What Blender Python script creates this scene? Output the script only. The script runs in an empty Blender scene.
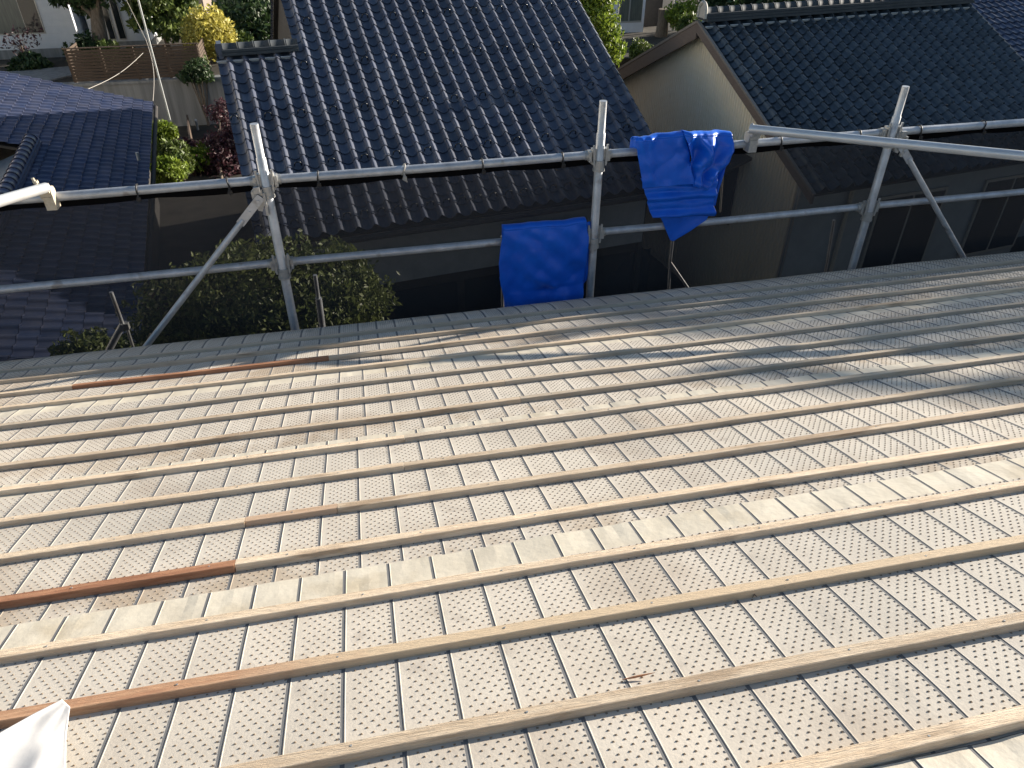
import bpy, math, random
import numpy as np
from mathutils import Vector, Matrix
R_ = math.radians
random.seed(7)
H = 8.2                                   # camera height above the lowest ground
scene = bpy.context.scene
col = scene.collection

# ------------------------------------------------------------------ camera model (used to survey positions, too)
FP = 732.0; PITCH = R_(35.5); YAW = R_(12.4)
_c, _s = math.cos(YAW), math.sin(YAW)
CR = Vector((_c, -_s, 0)); _h = Vector((_s, _c, 0)); ZZ = Vector((0, 0, 1))
CF = math.cos(PITCH)*_h - math.sin(PITCH)*ZZ
CU = math.sin(PITCH)*_h + math.cos(PITCH)*ZZ
def ray(u, v): return CF + CR*((u-512)/FP) + CU*((384-v)/FP)
def atY(u, v, Y): d = ray(u, v); return d*(Y/d.y)
def atZ(u, v, Z): d = ray(u, v); return d*(Z/d.z)
Z0, TS = 0.98, 0.3057                     # own roof plane z = -(Z0 + TS*y)
def onroof(u, v): d = ray(u, v); return d*(Z0/(-d.z-TS*d.y))

# ------------------------------------------------------------------ helpers
class MB:
    def __init__(s): s.v = []; s.f = []; s.m = []; s.sm = []
    def add(s, vs, fs, mi=0, smooth=False):
        b = len(s.v); s.v += [tuple(p) for p in vs]
        for f in fs: s.f.append(tuple(i+b for i in f)); s.m.append(mi); s.sm.append(smooth)
    def box(s, c, size, rot=None, mi=0):
        c = Vector(c); hx, hy, hz = [q/2 for q in size]
        vs = [Vector((x, y, z)) for x in (-hx, hx) for y in (-hy, hy) for z in (-hz, hz)]
        if rot is not None: vs = [rot @ p for p in vs]
        s.add([p+c for p in vs], [(0,1,3,2),(4,6,7,5),(0,4,5,1),(2,3,7,6),(0,2,6,4),(1,5,7,3)], mi)
    def fbox(s, O, a, b, c, mi=0):        # box from corner O with edge vectors
        O, a, b, c = map(Vector, (O, a, b, c))
        vs = [O+a*i+b*j+c*k for i in (0,1) for j in (0,1) for k in (0,1)]
        s.add(vs, [(0,1,3,2),(4,6,7,5),(0,4,5,1),(2,3,7,6),(0,2,6,4),(1,5,7,3)], mi)
    def tube(s, pts, r, n=14, caps=True, mi=0):
        pts = [Vector(p) for p in pts]
        rs = r if isinstance(r, (list, tuple)) else [r]*len(pts)
        vs = []; prev = None
        for i, p in enumerate(pts):
            if i == 0: t = pts[1]-p
            elif i == len(pts)-1: t = p-pts[i-1]
            else: t = (pts[i+1]-p).normalized()+(p-pts[i-1]).normalized()
            t.normalize()
            if prev is None:
                a = t.orthogonal().normalized()
            else:
                a = (prev - t*prev.dot(t)).normalized()
            prev = a; b = t.cross(a)
            for k in range(n):
                an = 2*math.pi*k/n; vs.append(p+(a*math.cos(an)+b*math.sin(an))*rs[i])
        fs = []
        for i in range(len(pts)-1):
            for k in range(n):
                k2 = (k+1) % n; fs.append((i*n+k, i*n+k2, (i+1)*n+k2, (i+1)*n+k))
        s.add(vs, fs, mi, True)
        if caps:
            s.add(vs[:n], [tuple(range(n))[::-1]], mi); s.add(vs[-n:], [tuple(range(n))], mi)
    def prism(s, poly, d, mi=0):          # planar polygon (3-D points) extruded by vector d
        d = Vector(d); n = len(poly); poly = [Vector(p) for p in poly]
        vs = poly+[p+d for p in poly]
        fs = [tuple(range(n)), tuple(range(2*n-1, n-1, -1))]+[(i, i+n, (i+1) % n+n, (i+1) % n) for i in range(n)]
        s.add(vs, fs, mi)
    def grid(s, fn, nu, nv, mi=0, smooth=True):
        vs = [fn(i/nu, j/nv) for j in range(nv+1) for i in range(nu+1)]
        fs = [(j*(nu+1)+i, j*(nu+1)+i+1, (j+1)*(nu+1)+i+1, (j+1)*(nu+1)+i) for j in range(nv) for i in range(nu)]
        s.add(vs, fs, mi, smooth)
    def build(s, name, mats, parent=None, loc=None):
        if not isinstance(mats, (list, tuple)): mats = [mats]
        off = Vector((0, 0, 0))
        if parent is not None:
            r = parent
            while r.parent: r = r.parent
            off = Vector(r.location)-Vector((0, 0, H))
        elif loc is not None: off = Vector(loc)
        me = bpy.data.meshes.new(name)
        v = np.array(s.v, dtype=np.float64)-np.array(off)
        me.from_pydata([tuple(p) for p in v], [], s.f)
        for m in mats: me.materials.append(m)
        me.polygons.foreach_set('material_index', s.m)
        me.polygons.foreach_set('use_smooth', s.sm)
        me.update()
        o = bpy.data.objects.new(name, me); col.objects.link(o)
        if parent is not None: o.parent = parent
        else: o.location = off+Vector((0, 0, H))
        return o
def tag(o, label=None, cat=None, group=None, kind=None):
    if label: o['label'] = label
    if cat: o['category'] = cat
    if group: o['group'] = group
    if kind: o['kind'] = kind
    return o
def thing(name, label, cat, loc, group=None):
    o = bpy.data.objects.new(name, None); col.objects.link(o)
    o.empty_display_size = .2
    o.location = Vector(loc)+Vector((0, 0, H)); return tag(o, label, cat, group)

# ------------------------------------------------------------------ materials
def mat(name, base, rough=.6, metal=0., spec=.5, var=None, nscale=8., bump=0., bscale=40., island=0., obj_rand=0., stretch=None, coat=0., sss=None):
    m = bpy.data.materials.new(name); m.use_nodes = True
    nt = m.node_tree; N = nt.nodes; L = nt.links; b = N['Principled BSDF']
    b.inputs['Roughness'].default_value = rough; b.inputs['Metallic'].default_value = metal
    b.inputs['Specular IOR Level'].default_value = spec
    if coat: b.inputs['Coat Weight'].default_value = coat; b.inputs['Coat Roughness'].default_value = .15
    tc = N.new('ShaderNodeTexCoord'); mp = N.new('ShaderNodeMapping')
    L.new(tc.outputs['Object'], mp.inputs[0])
    if stretch: mp.inputs['Scale'].default_value = stretch
    c = None
    if var:
        nz = N.new('ShaderNodeTexNoise'); nz.inputs['Scale'].default_value = nscale; nz.inputs['Detail'].default_value = 6; nz.inputs['Roughness'].default_value = .62
        L.new(mp.outputs[0], nz.inputs['Vector'])
        rp = N.new('ShaderNodeValToRGB'); rp.color_ramp.elements[0].position = .33; rp.color_ramp.elements[1].position = .68
        rp.color_ramp.elements[0].color = (*base, 1); rp.color_ramp.elements[1].color = (*var, 1)
        L.new(nz.outputs['Fac'], rp.inputs[0]); c = rp.outputs[0]
    else:
        rgb = N.new('ShaderNodeRGB'); rgb.outputs[0].default_value = (*base, 1); c = rgb.outputs[0]
    def jit(src, amt, c):
        mr = N.new('ShaderNodeMapRange'); mr.inputs['To Min'].default_value = 1-amt; mr.inputs['To Max'].default_value = 1+amt
        L.new(src, mr.inputs['Value'])
        hs = N.new('ShaderNodeHueSaturation'); L.new(mr.outputs[0], hs.inputs['Value']); L.new(c, hs.inputs['Color']); return hs.outputs[0]
    if island:
        g = N.new('ShaderNodeNewGeometry'); c = jit(g.outputs['Random Per Island'], island, c)
    if obj_rand:
        oi = N.new('ShaderNodeObjectInfo'); c = jit(oi.outputs['Random'], obj_rand, c)
    L.new(c, b.inputs['Base Color'])
    if bump:
        nb = N.new('ShaderNodeTexNoise'); nb.inputs['Scale'].default_value = bscale; nb.inputs['Detail'].default_value = 5
        L.new(mp.outputs[0], nb.inputs['Vector'])
        bp = N.new('ShaderNodeBump'); bp.inputs['Strength'].default_value = bump; bp.inputs['Distance'].default_value = .01
        L.new(nb.outputs['Fac'], bp.inputs['Height']); L.new(bp.outputs[0], b.inputs['Normal'])
    m['out'] = 1
    return m
def add_ramp_noise(m, scale, lo, hi, color, strength, stretch=None, zmask=None):
    """stain layer: mixes a colour in where a big noise is high"""
    nt = m.node_tree; N = nt.nodes; L = nt.links; b = N['Principled BSDF']
    old = b.inputs['Base Color'].links[0].from_socket
    tc = N.new('ShaderNodeTexCoord'); mp = N.new('ShaderNodeMapping'); L.new(tc.outputs['Object'], mp.inputs[0])
    if stretch: mp.inputs['Scale'].default_value = stretch
    nz = N.new('ShaderNodeTexNoise'); nz.inputs['Scale'].default_value = scale; nz.inputs['Detail'].default_value = 5
    L.new(mp.outputs[0], nz.inputs['Vector'])
    mr = N.new('ShaderNodeMapRange'); mr.inputs['From Min'].default_value = lo; mr.inputs['From Max'].default_value = hi; mr.inputs['To Max'].default_value = strength
    L.new(nz.outputs['Fac'], mr.inputs['Value'])
    mx = N.new('ShaderNodeMix'); mx.data_type = 'RGBA'
    L.new(mr.outputs[0], mx.inputs[0]); L.new(old, mx.inputs[6]); mx.inputs[7].default_value = (*color, 1)
    L.new(mx.outputs[2], b.inputs['Base Color'])
    return mr, mp

M = {}
M['sheet'] = mat('underlay_felt', (.57,.512,.43), .74, var=(.68,.62,.53), nscale=5, bump=.07, bscale=180)
add_ramp_noise(M['sheet'], 2.3, .56, .72, (.36,.27,.19), .55)
add_ramp_noise(M['sheet'], 1.1, .45, .65, (.44,.42,.38), .45)
add_ramp_noise(M['sheet'], 14, .6, .75, (.30,.25,.21), .35)
def seam_stain(m, centres, width, color, strength):
    nt = m.node_tree; N = nt.nodes; L = nt.links; b = N['Principled BSDF']; old = b.inputs['Base Color'].links[0].from_socket
    tc = N.new('ShaderNodeTexCoord'); sp = N.new('ShaderNodeSeparateXYZ'); L.new(tc.outputs['Object'], sp.inputs[0])
    acc = None
    for c in centres:
        a = N.new('ShaderNodeMath'); a.operation = 'SUBTRACT'; L.new(sp.outputs['Y'], a.inputs[0]); a.inputs[1].default_value = c
        d = N.new('ShaderNodeMath'); d.operation = 'ABSOLUTE'; L.new(a.outputs[0], d.inputs[0])
        q = N.new('ShaderNodeMapRange'); L.new(d.outputs[0], q.inputs['Value']); q.inputs['From Min'].default_value = width*.4; q.inputs['From Max'].default_value = width*1.6; q.inputs['To Min'].default_value = 1; q.inputs['To Max'].default_value = 0
        if acc is None: acc = q.outputs[0]
        else:
            s_ = N.new('ShaderNodeMath'); s_.operation = 'MAXIMUM'; L.new(acc, s_.inputs[0]); L.new(q.outputs[0], s_.inputs[1]); acc = s_.outputs[0]
    nz = N.new('ShaderNodeTexNoise'); nz.inputs['Scale'].default_value = 4; nz.inputs['Detail'].default_value = 7; nz.inputs['Roughness'].default_value = .7; L.new(tc.outputs['Object'], nz.inputs['Vector'])
    r2 = N.new('ShaderNodeMapRange'); L.new(nz.outputs['Fac'], r2.inputs['Value']); r2.inputs['From Min'].default_value = .44; r2.inputs['From Max'].default_value = .60; r2.inputs['To Max'].default_value = strength
    mu = N.new('ShaderNodeMath'); mu.operation = 'MULTIPLY'; L.new(acc, mu.inputs[0]); L.new(r2.outputs[0], mu.inputs[1])
    mx = N.new('ShaderNodeMix'); mx.data_type = 'RGBA'; L.new(mu.outputs[0], mx.inputs[0]); L.new(old, mx.inputs[6]); mx.inputs[7].default_value = (*color, 1); L.new(mx.outputs[2], b.inputs['Base Color'])
seam_stain(M['sheet'], (1.03, .235, 1.86, -.62), .075, (.38,.28,.18), .6)
M['band'] = mat('underlay_smooth_edge', (.60,.54,.43), .62, var=(.72,.66,.54), nscale=9, bump=.1, bscale=60)
add_ramp_noise(M['band'], 6, .58, .7, (.42,.34,.22), .5)
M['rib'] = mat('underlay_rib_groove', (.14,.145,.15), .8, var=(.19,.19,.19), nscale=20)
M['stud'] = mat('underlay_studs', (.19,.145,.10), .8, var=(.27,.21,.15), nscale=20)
M['wood'] = mat('batten_wood', (.58,.44,.30), .8, var=(.80,.66,.49), nscale=6, bump=.5, bscale=30, obj_rand=.2, stretch=(1.2, 14, 14))
add_ramp_noise(M['wood'], 3, .6, .66, (.25,.15,.08), .5, (1, 6, 6))
M['wood_g'] = mat('batten_wood_grey', (.48,.39,.29), .85, var=(.66,.56,.43), nscale=6, bump=.5, bscale=30, obj_rand=.2, stretch=(1.2, 14, 14))
M['wood_p'] = mat('batten_wood_pinkish', (.50,.34,.22), .78, var=(.64,.46,.32), nscale=5, bump=.35, bscale=30, stretch=(1.2, 14, 14))
M['wood_t'] = mat('batten_wood_tinted', (.40,.20,.11), .78, var=(.60,.37,.22), nscale=5, bump=.35, bscale=30, stretch=(1.2, 14, 14))
def fade_x(m, x0, x1, color):
    nt = m.node_tree; N = nt.nodes; L = nt.links; b = N['Principled BSDF']; old = b.inputs['Base Color'].links[0].from_socket
    tc = N.new('ShaderNodeTexCoord'); sp = N.new('ShaderNodeSeparateXYZ'); L.new(tc.outputs['Object'], sp.inputs[0])
    nz = N.new('ShaderNodeTexNoise'); nz.inputs['Scale'].default_value = 9; L.new(tc.outputs['Object'], nz.inputs['Vector'])
    ad = N.new('ShaderNodeMath'); ad.operation = 'MULTIPLY_ADD'; L.new(nz.outputs['Fac'], ad.inputs[0]); ad.inputs[1].default_value = .35; L.new(sp.outputs['X'], ad.inputs[2])
    mr = N.new('ShaderNodeMapRange'); L.new(ad.outputs[0], mr.inputs['Value']); mr.inputs['From Min'].default_value = x0+.17; mr.inputs['From Max'].default_value = x1+.17
    mx = N.new('ShaderNodeMix'); mx.data_type = 'RGBA'; L.new(mr.outputs[0], mx.inputs[0]); L.new(old, mx.inputs[6]); mx.inputs[7].default_value = (*color, 1); L.new(mx.outputs[2], b.inputs['Base Color'])
fade_x(M['wood_t'], -2.38, -2.05, (.63,.49,.33))
M['wood_r'] = mat('batten_wood_red', (.30,.125,.06), .75, var=(.52,.27,.15), nscale=6, bump=.35, bscale=30, stretch=(1.2, 14, 14))
M['steel'] = mat('galvanised_tube', (.40,.42,.45), .45, .45, var=(.60,.62,.65), nscale=14, bump=.08, bscale=90, obj_rand=.06)
add_ramp_noise(M['steel'], 9, .62, .7, (.20,.16,.13), .6)
M['steel_b'] = mat('brushed_tube', (.58,.59,.60), .36, .5, var=(.70,.70,.70), nscale=8, bump=.05, bscale=60)
M['clampm'] = mat('coupler_steel', (.33,.34,.35), .5, .5, var=(.52,.51,.48), nscale=40, bump=.2, bscale=120)
M['rust'] = mat('rusty_coupler', (.45,.38,.28), .7, .2, var=(.62,.56,.45), nscale=60, bump=.3, bscale=160)
M['cord'] = mat('black_cord', (.012,.012,.014), .5)
M['cordw'] = mat('pale_cord', (.36,.34,.31), .7)
M['tarp'] = mat('blue_tarp', (.003,.10,.60), .36, spec=.45, var=(.006,.14,.74), nscale=10, bump=.12, bscale=28)
M['tile_mid'] = mat('blue_black_glazed_tile', (.062,.074,.112), .42, spec=.35, island=.25, var=(.125,.135,.165), nscale=3, bump=.12, bscale=25)
add_ramp_noise(M['tile_mid'], 30, .66, .72, (.12,.12,.11), .5)
M['tile_right'] = mat('dark_teal_glazed_tile', (.045,.06,.078), .20, metal=0., spec=.6, island=.28, var=(.06,.075,.09), nscale=3, bump=.12, bscale=25)
M['tile_left'] = mat('grey_blue_tile', (.034,.052,.115), .40, spec=.5, island=.18, var=(.08,.088,.135), nscale=3, bump=.12, bscale=25)
M['tile_far'] = mat('blue_tile', (.05,.068,.115), .38, spec=.5, island=.25, var=(.06,.08,.14), nscale=3, bump=.1, bscale=25)
M['guard'] = mat('snow_guard_enamel', (.012,.014,.018), .25, spec=.6)
M['tile_ridge'] = mat('ridge_cap_tile', (.045,.055,.065), .75, spec=.25, var=(.07,.08,.09), nscale=3)
M['plaster'] = mat('ridge_plaster', (.42,.42,.41), .85, var=(.55,.55,.54), nscale=20)
M['siding'] = mat('cream_siding', (.84,.76,.60), .8, var=(.87,.80,.66), nscale=3)
M['fascia'] = mat('brown_barge_board', (.13,.10,.085), .6, var=(.17,.135,.115), nscale=9, stretch=(1,1,6))
M['flash'] = mat('verge_flashing', (.17,.15,.13), .6, var=(.25,.22,.19), nscale=30)
M['trim'] = mat('pale_edge_flashing', (.40,.38,.34), .6, var=(.5,.48,.42), nscale=30)
M['wallgrey'] = mat('grey_render', (.30,.33,.36), .85, var=(.38,.41,.44), nscale=4, bump=.1, bscale=90)
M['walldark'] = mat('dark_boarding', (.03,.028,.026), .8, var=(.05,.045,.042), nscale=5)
M['wallwhite'] = mat('white_siding', (.66,.69,.74), .65, var=(.74,.76,.80), nscale=3)
M['glass'] = mat('window_glass', (.02,.025,.03), .08, spec=.8)
M['curtain'] = mat('curtain_behind_glass', (.07,.085,.08), .3, spec=.7, var=(.14,.16,.14), nscale=3, stretch=(6,6,.5))
M['frame'] = mat('aluminium_frame', (.45,.45,.44), .4, .4)
M['concrete'] = mat('weathered_concrete', (.17,.175,.18), .9, var=(.30,.31,.31), nscale=1.2, bump=.3, bscale=40, stretch=(4,4,.25))
M['slat'] = mat('fence_board', (.065,.045,.032), .8, var=(.10,.07,.05), nscale=10, stretch=(1,1,8))
M['soil'] = mat('soil', (.03,.026,.02), .95, var=(.06,.052,.04), nscale=2.2, bump=.6, bscale=8)
M['gravel'] = mat('pale_paving', (.32,.30,.27), .9, var=(.42,.40,.36), nscale=30, bump=.3, bscale=60)
M['bark'] = mat('bark', (.10,.075,.055), .9, var=(.22,.18,.14), nscale=20, bump=.8, bscale=30, stretch=(1,1,.25))
M['cloth'] = mat('white_cloth', (.54,.535,.53), .9, var=(.62,.61,.60), nscale=4, bump=.25, bscale=12)
M['whitepole'] = mat('pale_pole', (.38,.40,.40), .5, .2)
M['black'] = mat('dark_void', (.006,.006,.007), 1., spec=0.)
def leafmat(name, a, b, tr=.25):
    m = mat(name, a, .5, var=b, nscale=1.5, island=.45)
    m.node_tree.nodes['Principled BSDF'].inputs['Transmission Weight'].default_value = 0
    nt = m.node_tree; N = nt.nodes; L = nt.links; bs = N['Principled BSDF']
    t = N.new('ShaderNodeBsdfTranslucent'); L.new(bs.inputs['Base Color'].links[0].from_socket, t.inputs['Color'])
    mx = N.new('ShaderNodeMixShader'); mx.inputs[0].default_value = tr
    out = N['Material Output']; L.new(bs.outputs[0], mx.inputs[1]); L.new(t.outputs[0], mx.inputs[2]); L.new(mx.outputs[0], out.inputs[0]); return m
M['leaf_dark'] = leafmat('dark_leaves', (.025,.05,.018), (.05,.09,.03))
M['leaf_mid'] = leafmat('green_leaves', (.06,.10,.022), (.15,.19,.045))
M['leaf_net'] = leafmat('olive_leaves', (.05,.075,.02), (.19,.22,.065))
M['leaf_lime'] = leafmat('lime_leaves', (.12,.19,.02), (.24,.30,.04), .35)
M['leaf_gold'] = leafmat('golden_leaves', (.40,.36,.07), (.58,.52,.14), .35)
M['leaf_red'] = leafmat('purple_leaves', (.045,.018,.028), (.09,.035,.045))
# mesh netting: a fine black weave, so seen edge-on it closes up
def netmat():
    m = bpy.data.materials.new('black_safety_net'); m.use_nodes = True
    nt = m.node_tree; N = nt.nodes; L = nt.links; N.remove(N['Principled BSDF']); out = N['Material Output']
    d = N.new('ShaderNodeBsdfDiffuse'); d.inputs[0].default_value = (.042,.042,.046,1)
    t = N.new('ShaderNodeBsdfTransparent')
    lw = N.new('ShaderNodeLayerWeight'); lw.inputs['Blend'].default_value = .5   # facing = 1 - |cos|
    mr = N.new('ShaderNodeMapRange'); mr.inputs['From Min'].default_value = 0; mr.inputs['From Max'].default_value = .75
    mr.inputs['To Min'].default_value = .72; mr.inputs['To Max'].default_value = .97
    L.new(lw.outputs['Facing'], mr.inputs['Value'])
    mx = N.new('ShaderNodeMixShader'); L.new(mr.outputs[0], mx.inputs[0]); L.new(t.outputs[0], mx.inputs[1]); L.new(d.outputs[0], mx.inputs[2])
    L.new(mx.outputs[0], out.inputs[0]); return m
M['net'] = netmat()

# ------------------------------------------------------------------ cheap value noise
def vn(x, y, seed=0):
    def h(i, j):
        n = math.sin(i*127.1+j*311.7+seed*74.7)*43758.5453; return n-math.floor(n)
    xi, yi = math.floor(x), math.floor(y); fx, fy = x-xi, y-yi
    fx = fx*fx*(3-2*fx); fy = fy*fy*(3-2*fy)
    return (h(xi,yi)*(1-fx)+h(xi+1,yi)*fx)*(1-fy)+(h(xi,yi+1)*(1-fx)+h(xi+1,yi+1)*fx)*fy

# ================================================================== OWN ROOF
SL = math.atan(TS); NRM = Vector((0, math.sin(SL), math.cos(SL))); DWN = Vector((0, math.cos(SL), -math.sin(SL)))
def RP(x, y, h=0.):                       # point over the own roof: x, horizontal y, height along the normal
    return Vector((x, y, -(Z0+TS*y)))+NRM*h
own = thing('house', 'house under re-roofing whose sunlit beige underlay and wooden battens fill the foreground', 'house', (2, 1, -H))
BY = [3.274, 3.139, 2.902, 2.712, 2.49, 2.289, 2.084, 1.874, 1.66, 1.453, 1.259, 1.0465, .8544, .6435, .437, .23, .02, -.19, -.40]
# (positions surveyed from the near lower edge of each batten; BY is its near face)
XL, XR = -3.6, 7.6
SEAM = [.428, 1.185, 1.962, 2.735, 3.60]
def ribX(u, v): return onroof(u, v).x
PIT = .1009
SHEETS = [(SEAM[0], -1.2, ribX(912,757)), (SEAM[1], SEAM[0], -.329), (SEAM[2], SEAM[1], .2984), (SEAM[3], SEAM[2], .4245), (SEAM[4], SEAM[3], .4097)]
PITS = [.0992, .0992, .0985, .0980, .0972]
def und(x, y):                            # gentle unevenness of the felt
    h = (vn(x*2.1, y*3.3, 1)-.5)*.006+(vn(x*6, y*7, 2)-.5)*.0022
    # felt arches up a little between two battens, more in places
    for k in range(len(BY)-1):
        if BY[k+1] <= y <= BY[k]:
            t = (y-BY[k+1])/(BY[k]-BY[k+1]); a = vn(x*1.3, k*3.7, 5)
            h += math.sin(math.pi*t)*(.0008+(.008 if y > 1.25 else .003)*max(0, a-.35)*(1.3 if x > .8 else .8)); break
    for sb in SEAM[:4]:
        if -.1 < y-sb <= .001: h += .0030*(vn(x*14, sb*9, 6)-.5)+.0016*(vn(x*37, y*12, 7)-.5)
    if y > BY[0]: h += .012*math.sin(math.pi*min(1, (y-BY[0])/.33))*(.5+.6*vn(x*2.5, 9, 3))-.006*max(0, (y-3.5)/.1)
    return h
for si, (yb, yt, x0) in enumerate(SHEETS):
    PIT = PITS[si]
    lift = lambda y, yb=yb, yt=yt: .0035*(y-yt)/(yb-yt)+.0015
    y_top = yt-.07 if si else yt
    sm0 = yb-.095 if si < 4 else 9e9      # smooth margin starts here
    ks = range(math.floor((XL-x0)/PIT), math.ceil((XR-x0)/PIT))
    ny = max(3, int((yb-y_top)/.03)); ys = [y_top+(yb-y_top)*i/ny for i in range(ny+1)]
    if si == 0: ys = [yt, -.6, 0, .1]+[y for y in ys if y > .12]
    mb = MB()
    # cross-section per panel: flat - groove wall - rib crown
    prof = [(-.0054, .0001), (0., 0.), (.0008, .0007), (.0024, .0007), (.0036, 0.), (.030, .0), (.052, .0), (.075, .0)]
    xs = []; hs = []
    for k in ks:
        for px, ph in prof: xs.append(x0-.004+k*PIT+px); hs.append(ph)
    nx = len(xs); base = []
    for j, y in enumerate(ys):
        cren = .8+.35*((j*7) % 3-1)
        for i in range(nx):
            w = 0
            base.append(RP(xs[i]+w, y, und(xs[i], y)+lift(y)+hs[i]*(1 if (y > yt or si == 0) else 0)))
    fs = []; mi = []
    for j in range(len(ys)-1):
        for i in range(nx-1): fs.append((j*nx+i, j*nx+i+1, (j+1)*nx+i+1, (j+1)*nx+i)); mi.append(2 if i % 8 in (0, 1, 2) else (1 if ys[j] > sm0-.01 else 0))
    b0 = len(mb.v); mb.v += [tuple(p) for p in base]
    mb.f += [tuple(i for i in f) for f in fs]; mb.m += mi; mb.sm += [False]*len(fs)
    # thickness of the lower edge
    lo = len(mb.v); e0 = (len(ys)-1)*nx
    for i in range(nx): mb.v.append(tuple(Vector(mb.v[e0+i])-NRM*(.0022 if si < 4 else .012)+DWN*(.0034 if si < 4 else 0)))
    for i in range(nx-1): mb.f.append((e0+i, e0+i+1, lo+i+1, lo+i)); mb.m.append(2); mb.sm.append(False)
    # studs moulded in rows between the ribs, and the crenellated shadow line of the ribs
    rows = []
    y = max(y_top+.01, .20); r = 0
    while y < min(yb-.006, sm0):
        u0 = ray(0, 384); 
        xl = -1.05-.42*y+.30; xr = .75+1.0*y+.35          # what the picture can see, with a margin
        for k in ks:
            xa = x0+k*PIT
            if xa+PIT < xl-.25 or xa > xr+.1: continue
            for q in range(5):
                xx = xa+.016+q*.0200+(.0100 if r % 2 else 0)+random.uniform(-.0008, .0008)
                if xx > xa+PIT-.009: continue
                rows.append((xx, y+random.uniform(-.0008, .0008)))
            # rib teeth
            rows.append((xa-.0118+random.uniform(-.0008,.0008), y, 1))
        y += .0120; r += 1
    for t in rows:
        x, y = t[0], t[1]; h0 = und(x, y)+lift(y)
        if len(t) == 3:
            c = RP(x, y, h0); a = .0028; hh = .0012
            vs = [RP(x-a*.9, y-.0032, h0-.0003), RP(x+a, y-.0032, h0-.0003), RP(x+a, y+.0032, h0-.0003), RP(x-a*.9, y+.0032, h0-.0003), RP(x+.001, y, h0+hh)]
        else:
            a = .0024; hh = .0022
            vs = [RP(x-a, y-a, h0-.0003), RP(x+a, y-a*.7, h0-.0003), RP(x+a, y+a*.7, h0-.0003), RP(x-a, y+a, h0-.0003), RP(x+.0008, y, h0+hh)]
        b = len(mb.v); mb.v += [tuple(p) for p in vs]
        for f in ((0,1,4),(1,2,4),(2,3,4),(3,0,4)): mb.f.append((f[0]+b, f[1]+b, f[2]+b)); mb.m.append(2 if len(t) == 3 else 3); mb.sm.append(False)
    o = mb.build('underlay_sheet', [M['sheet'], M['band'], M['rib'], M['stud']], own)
# boarded deck, fascia, gutter-less eave and the house body
mb = MB()
mb.fbox(RP(XL+.02, -1.2, -.035), (XR-XL-.04, 0, 0), DWN*((3.585+1.2)/math.cos(SL)), NRM*.028)
mb.build('roof_deck', M['walldark'], own)
mb = MB(); mb.fbox(RP(XL+.02, 3.545, -.19), (XR-XL-.04, 0, 0), (0, .03, 0), (0, 0, .15)); mb.build('fascia', M['fascia'], own)
mb = MB(); mb.prism([(XL+.02,-1.205,-.62),(XL+.02,-6.0,-2.1),(XL+.02,-6.0,-2.16),(XL+.02,-1.205,-.70)], (XR-XL-.04,0,0)); mb.build('rear_roof', M['sheet'], own)
mb = MB(); mb.fbox((XL+.5, -5.4, -H), (XR-XL-1., 0, 0), (0, 8.4, 0), (0, 0, H-2.25)); mb.build('wall', M['wallgrey'], own)
for x in (XL+.5, XR-.5-.12):
    mb = MB(); mb.prism([(x,3.0,-2.25),(x,3.0,-1.96),(x,-1.2,-.68),(x,-5.4,-2.02),(x,-5.4,-2.25)], (.12,0,0)); mb.build('gable', M['wallgrey'], own)

# battens, each piece a mesh of its own
BW, BH = .0265, .0188
def batten(y, x0, x1, m, label=None, dy=0., seed=0, h0=.0028):
    y -= .0060; slp = SLP[0]
    rnd = random.Random(seed); mb = MB(); n = max(2, int((x1-x0)/.18)); vs = []
    tw = rnd.uniform(-.0012, .0012); wv = rnd.uniform(.0012, .003)
    for i in range(n+1):
        x = x0+(x1-x0)*i/n; d = dy+slp*x+wv*math.sin(x*1.7+seed)+tw*math.sin(x*5+seed*2); hh = h0+und(x, y)*.3+.0005*math.sin(x*9+seed)
        w = BW+rnd.uniform(-.0006, .0006); ch = .0012
        cs = [(0, 0), (0, BH-ch), (ch, BH), (w-ch, BH), (w, BH-ch), (w, 0)]
        for (a, b) in cs: vs.append(RP(x, y+a+d, hh+b))
    fs = [(i*6+k, (i+1)*6+k, (i+1)*6+(k+1) % 6, i*6+(k+1) % 6) for i in range(n) for k in range(6)]
    fs += [tuple(range(6)), tuple(range(n*6+5, n*6-1, -1))]
    mb.add(vs, fs)
    # nail heads
    x = x0+.12
    while x < x1-.05:
        c = RP(x, y+BW*.5+dy+slp*x+wv*math.sin(x*1.7+seed)+rnd.uniform(-.003,.003), h0+und(x, y)*.3+BH)
        mb.tube([c-NRM*.001, c+NRM*.0009], .0022, 6, mi=1); x += .303+rnd.uniform(-.02, .02)
    o = mb.build('batten', [m, M['clampm']], own)
    if label: o['label'] = label
jx = lambda u, v: onroof(u, v).x
G, W_, RD = M['wood_g'], M['wood'], M['wood_r']
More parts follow.
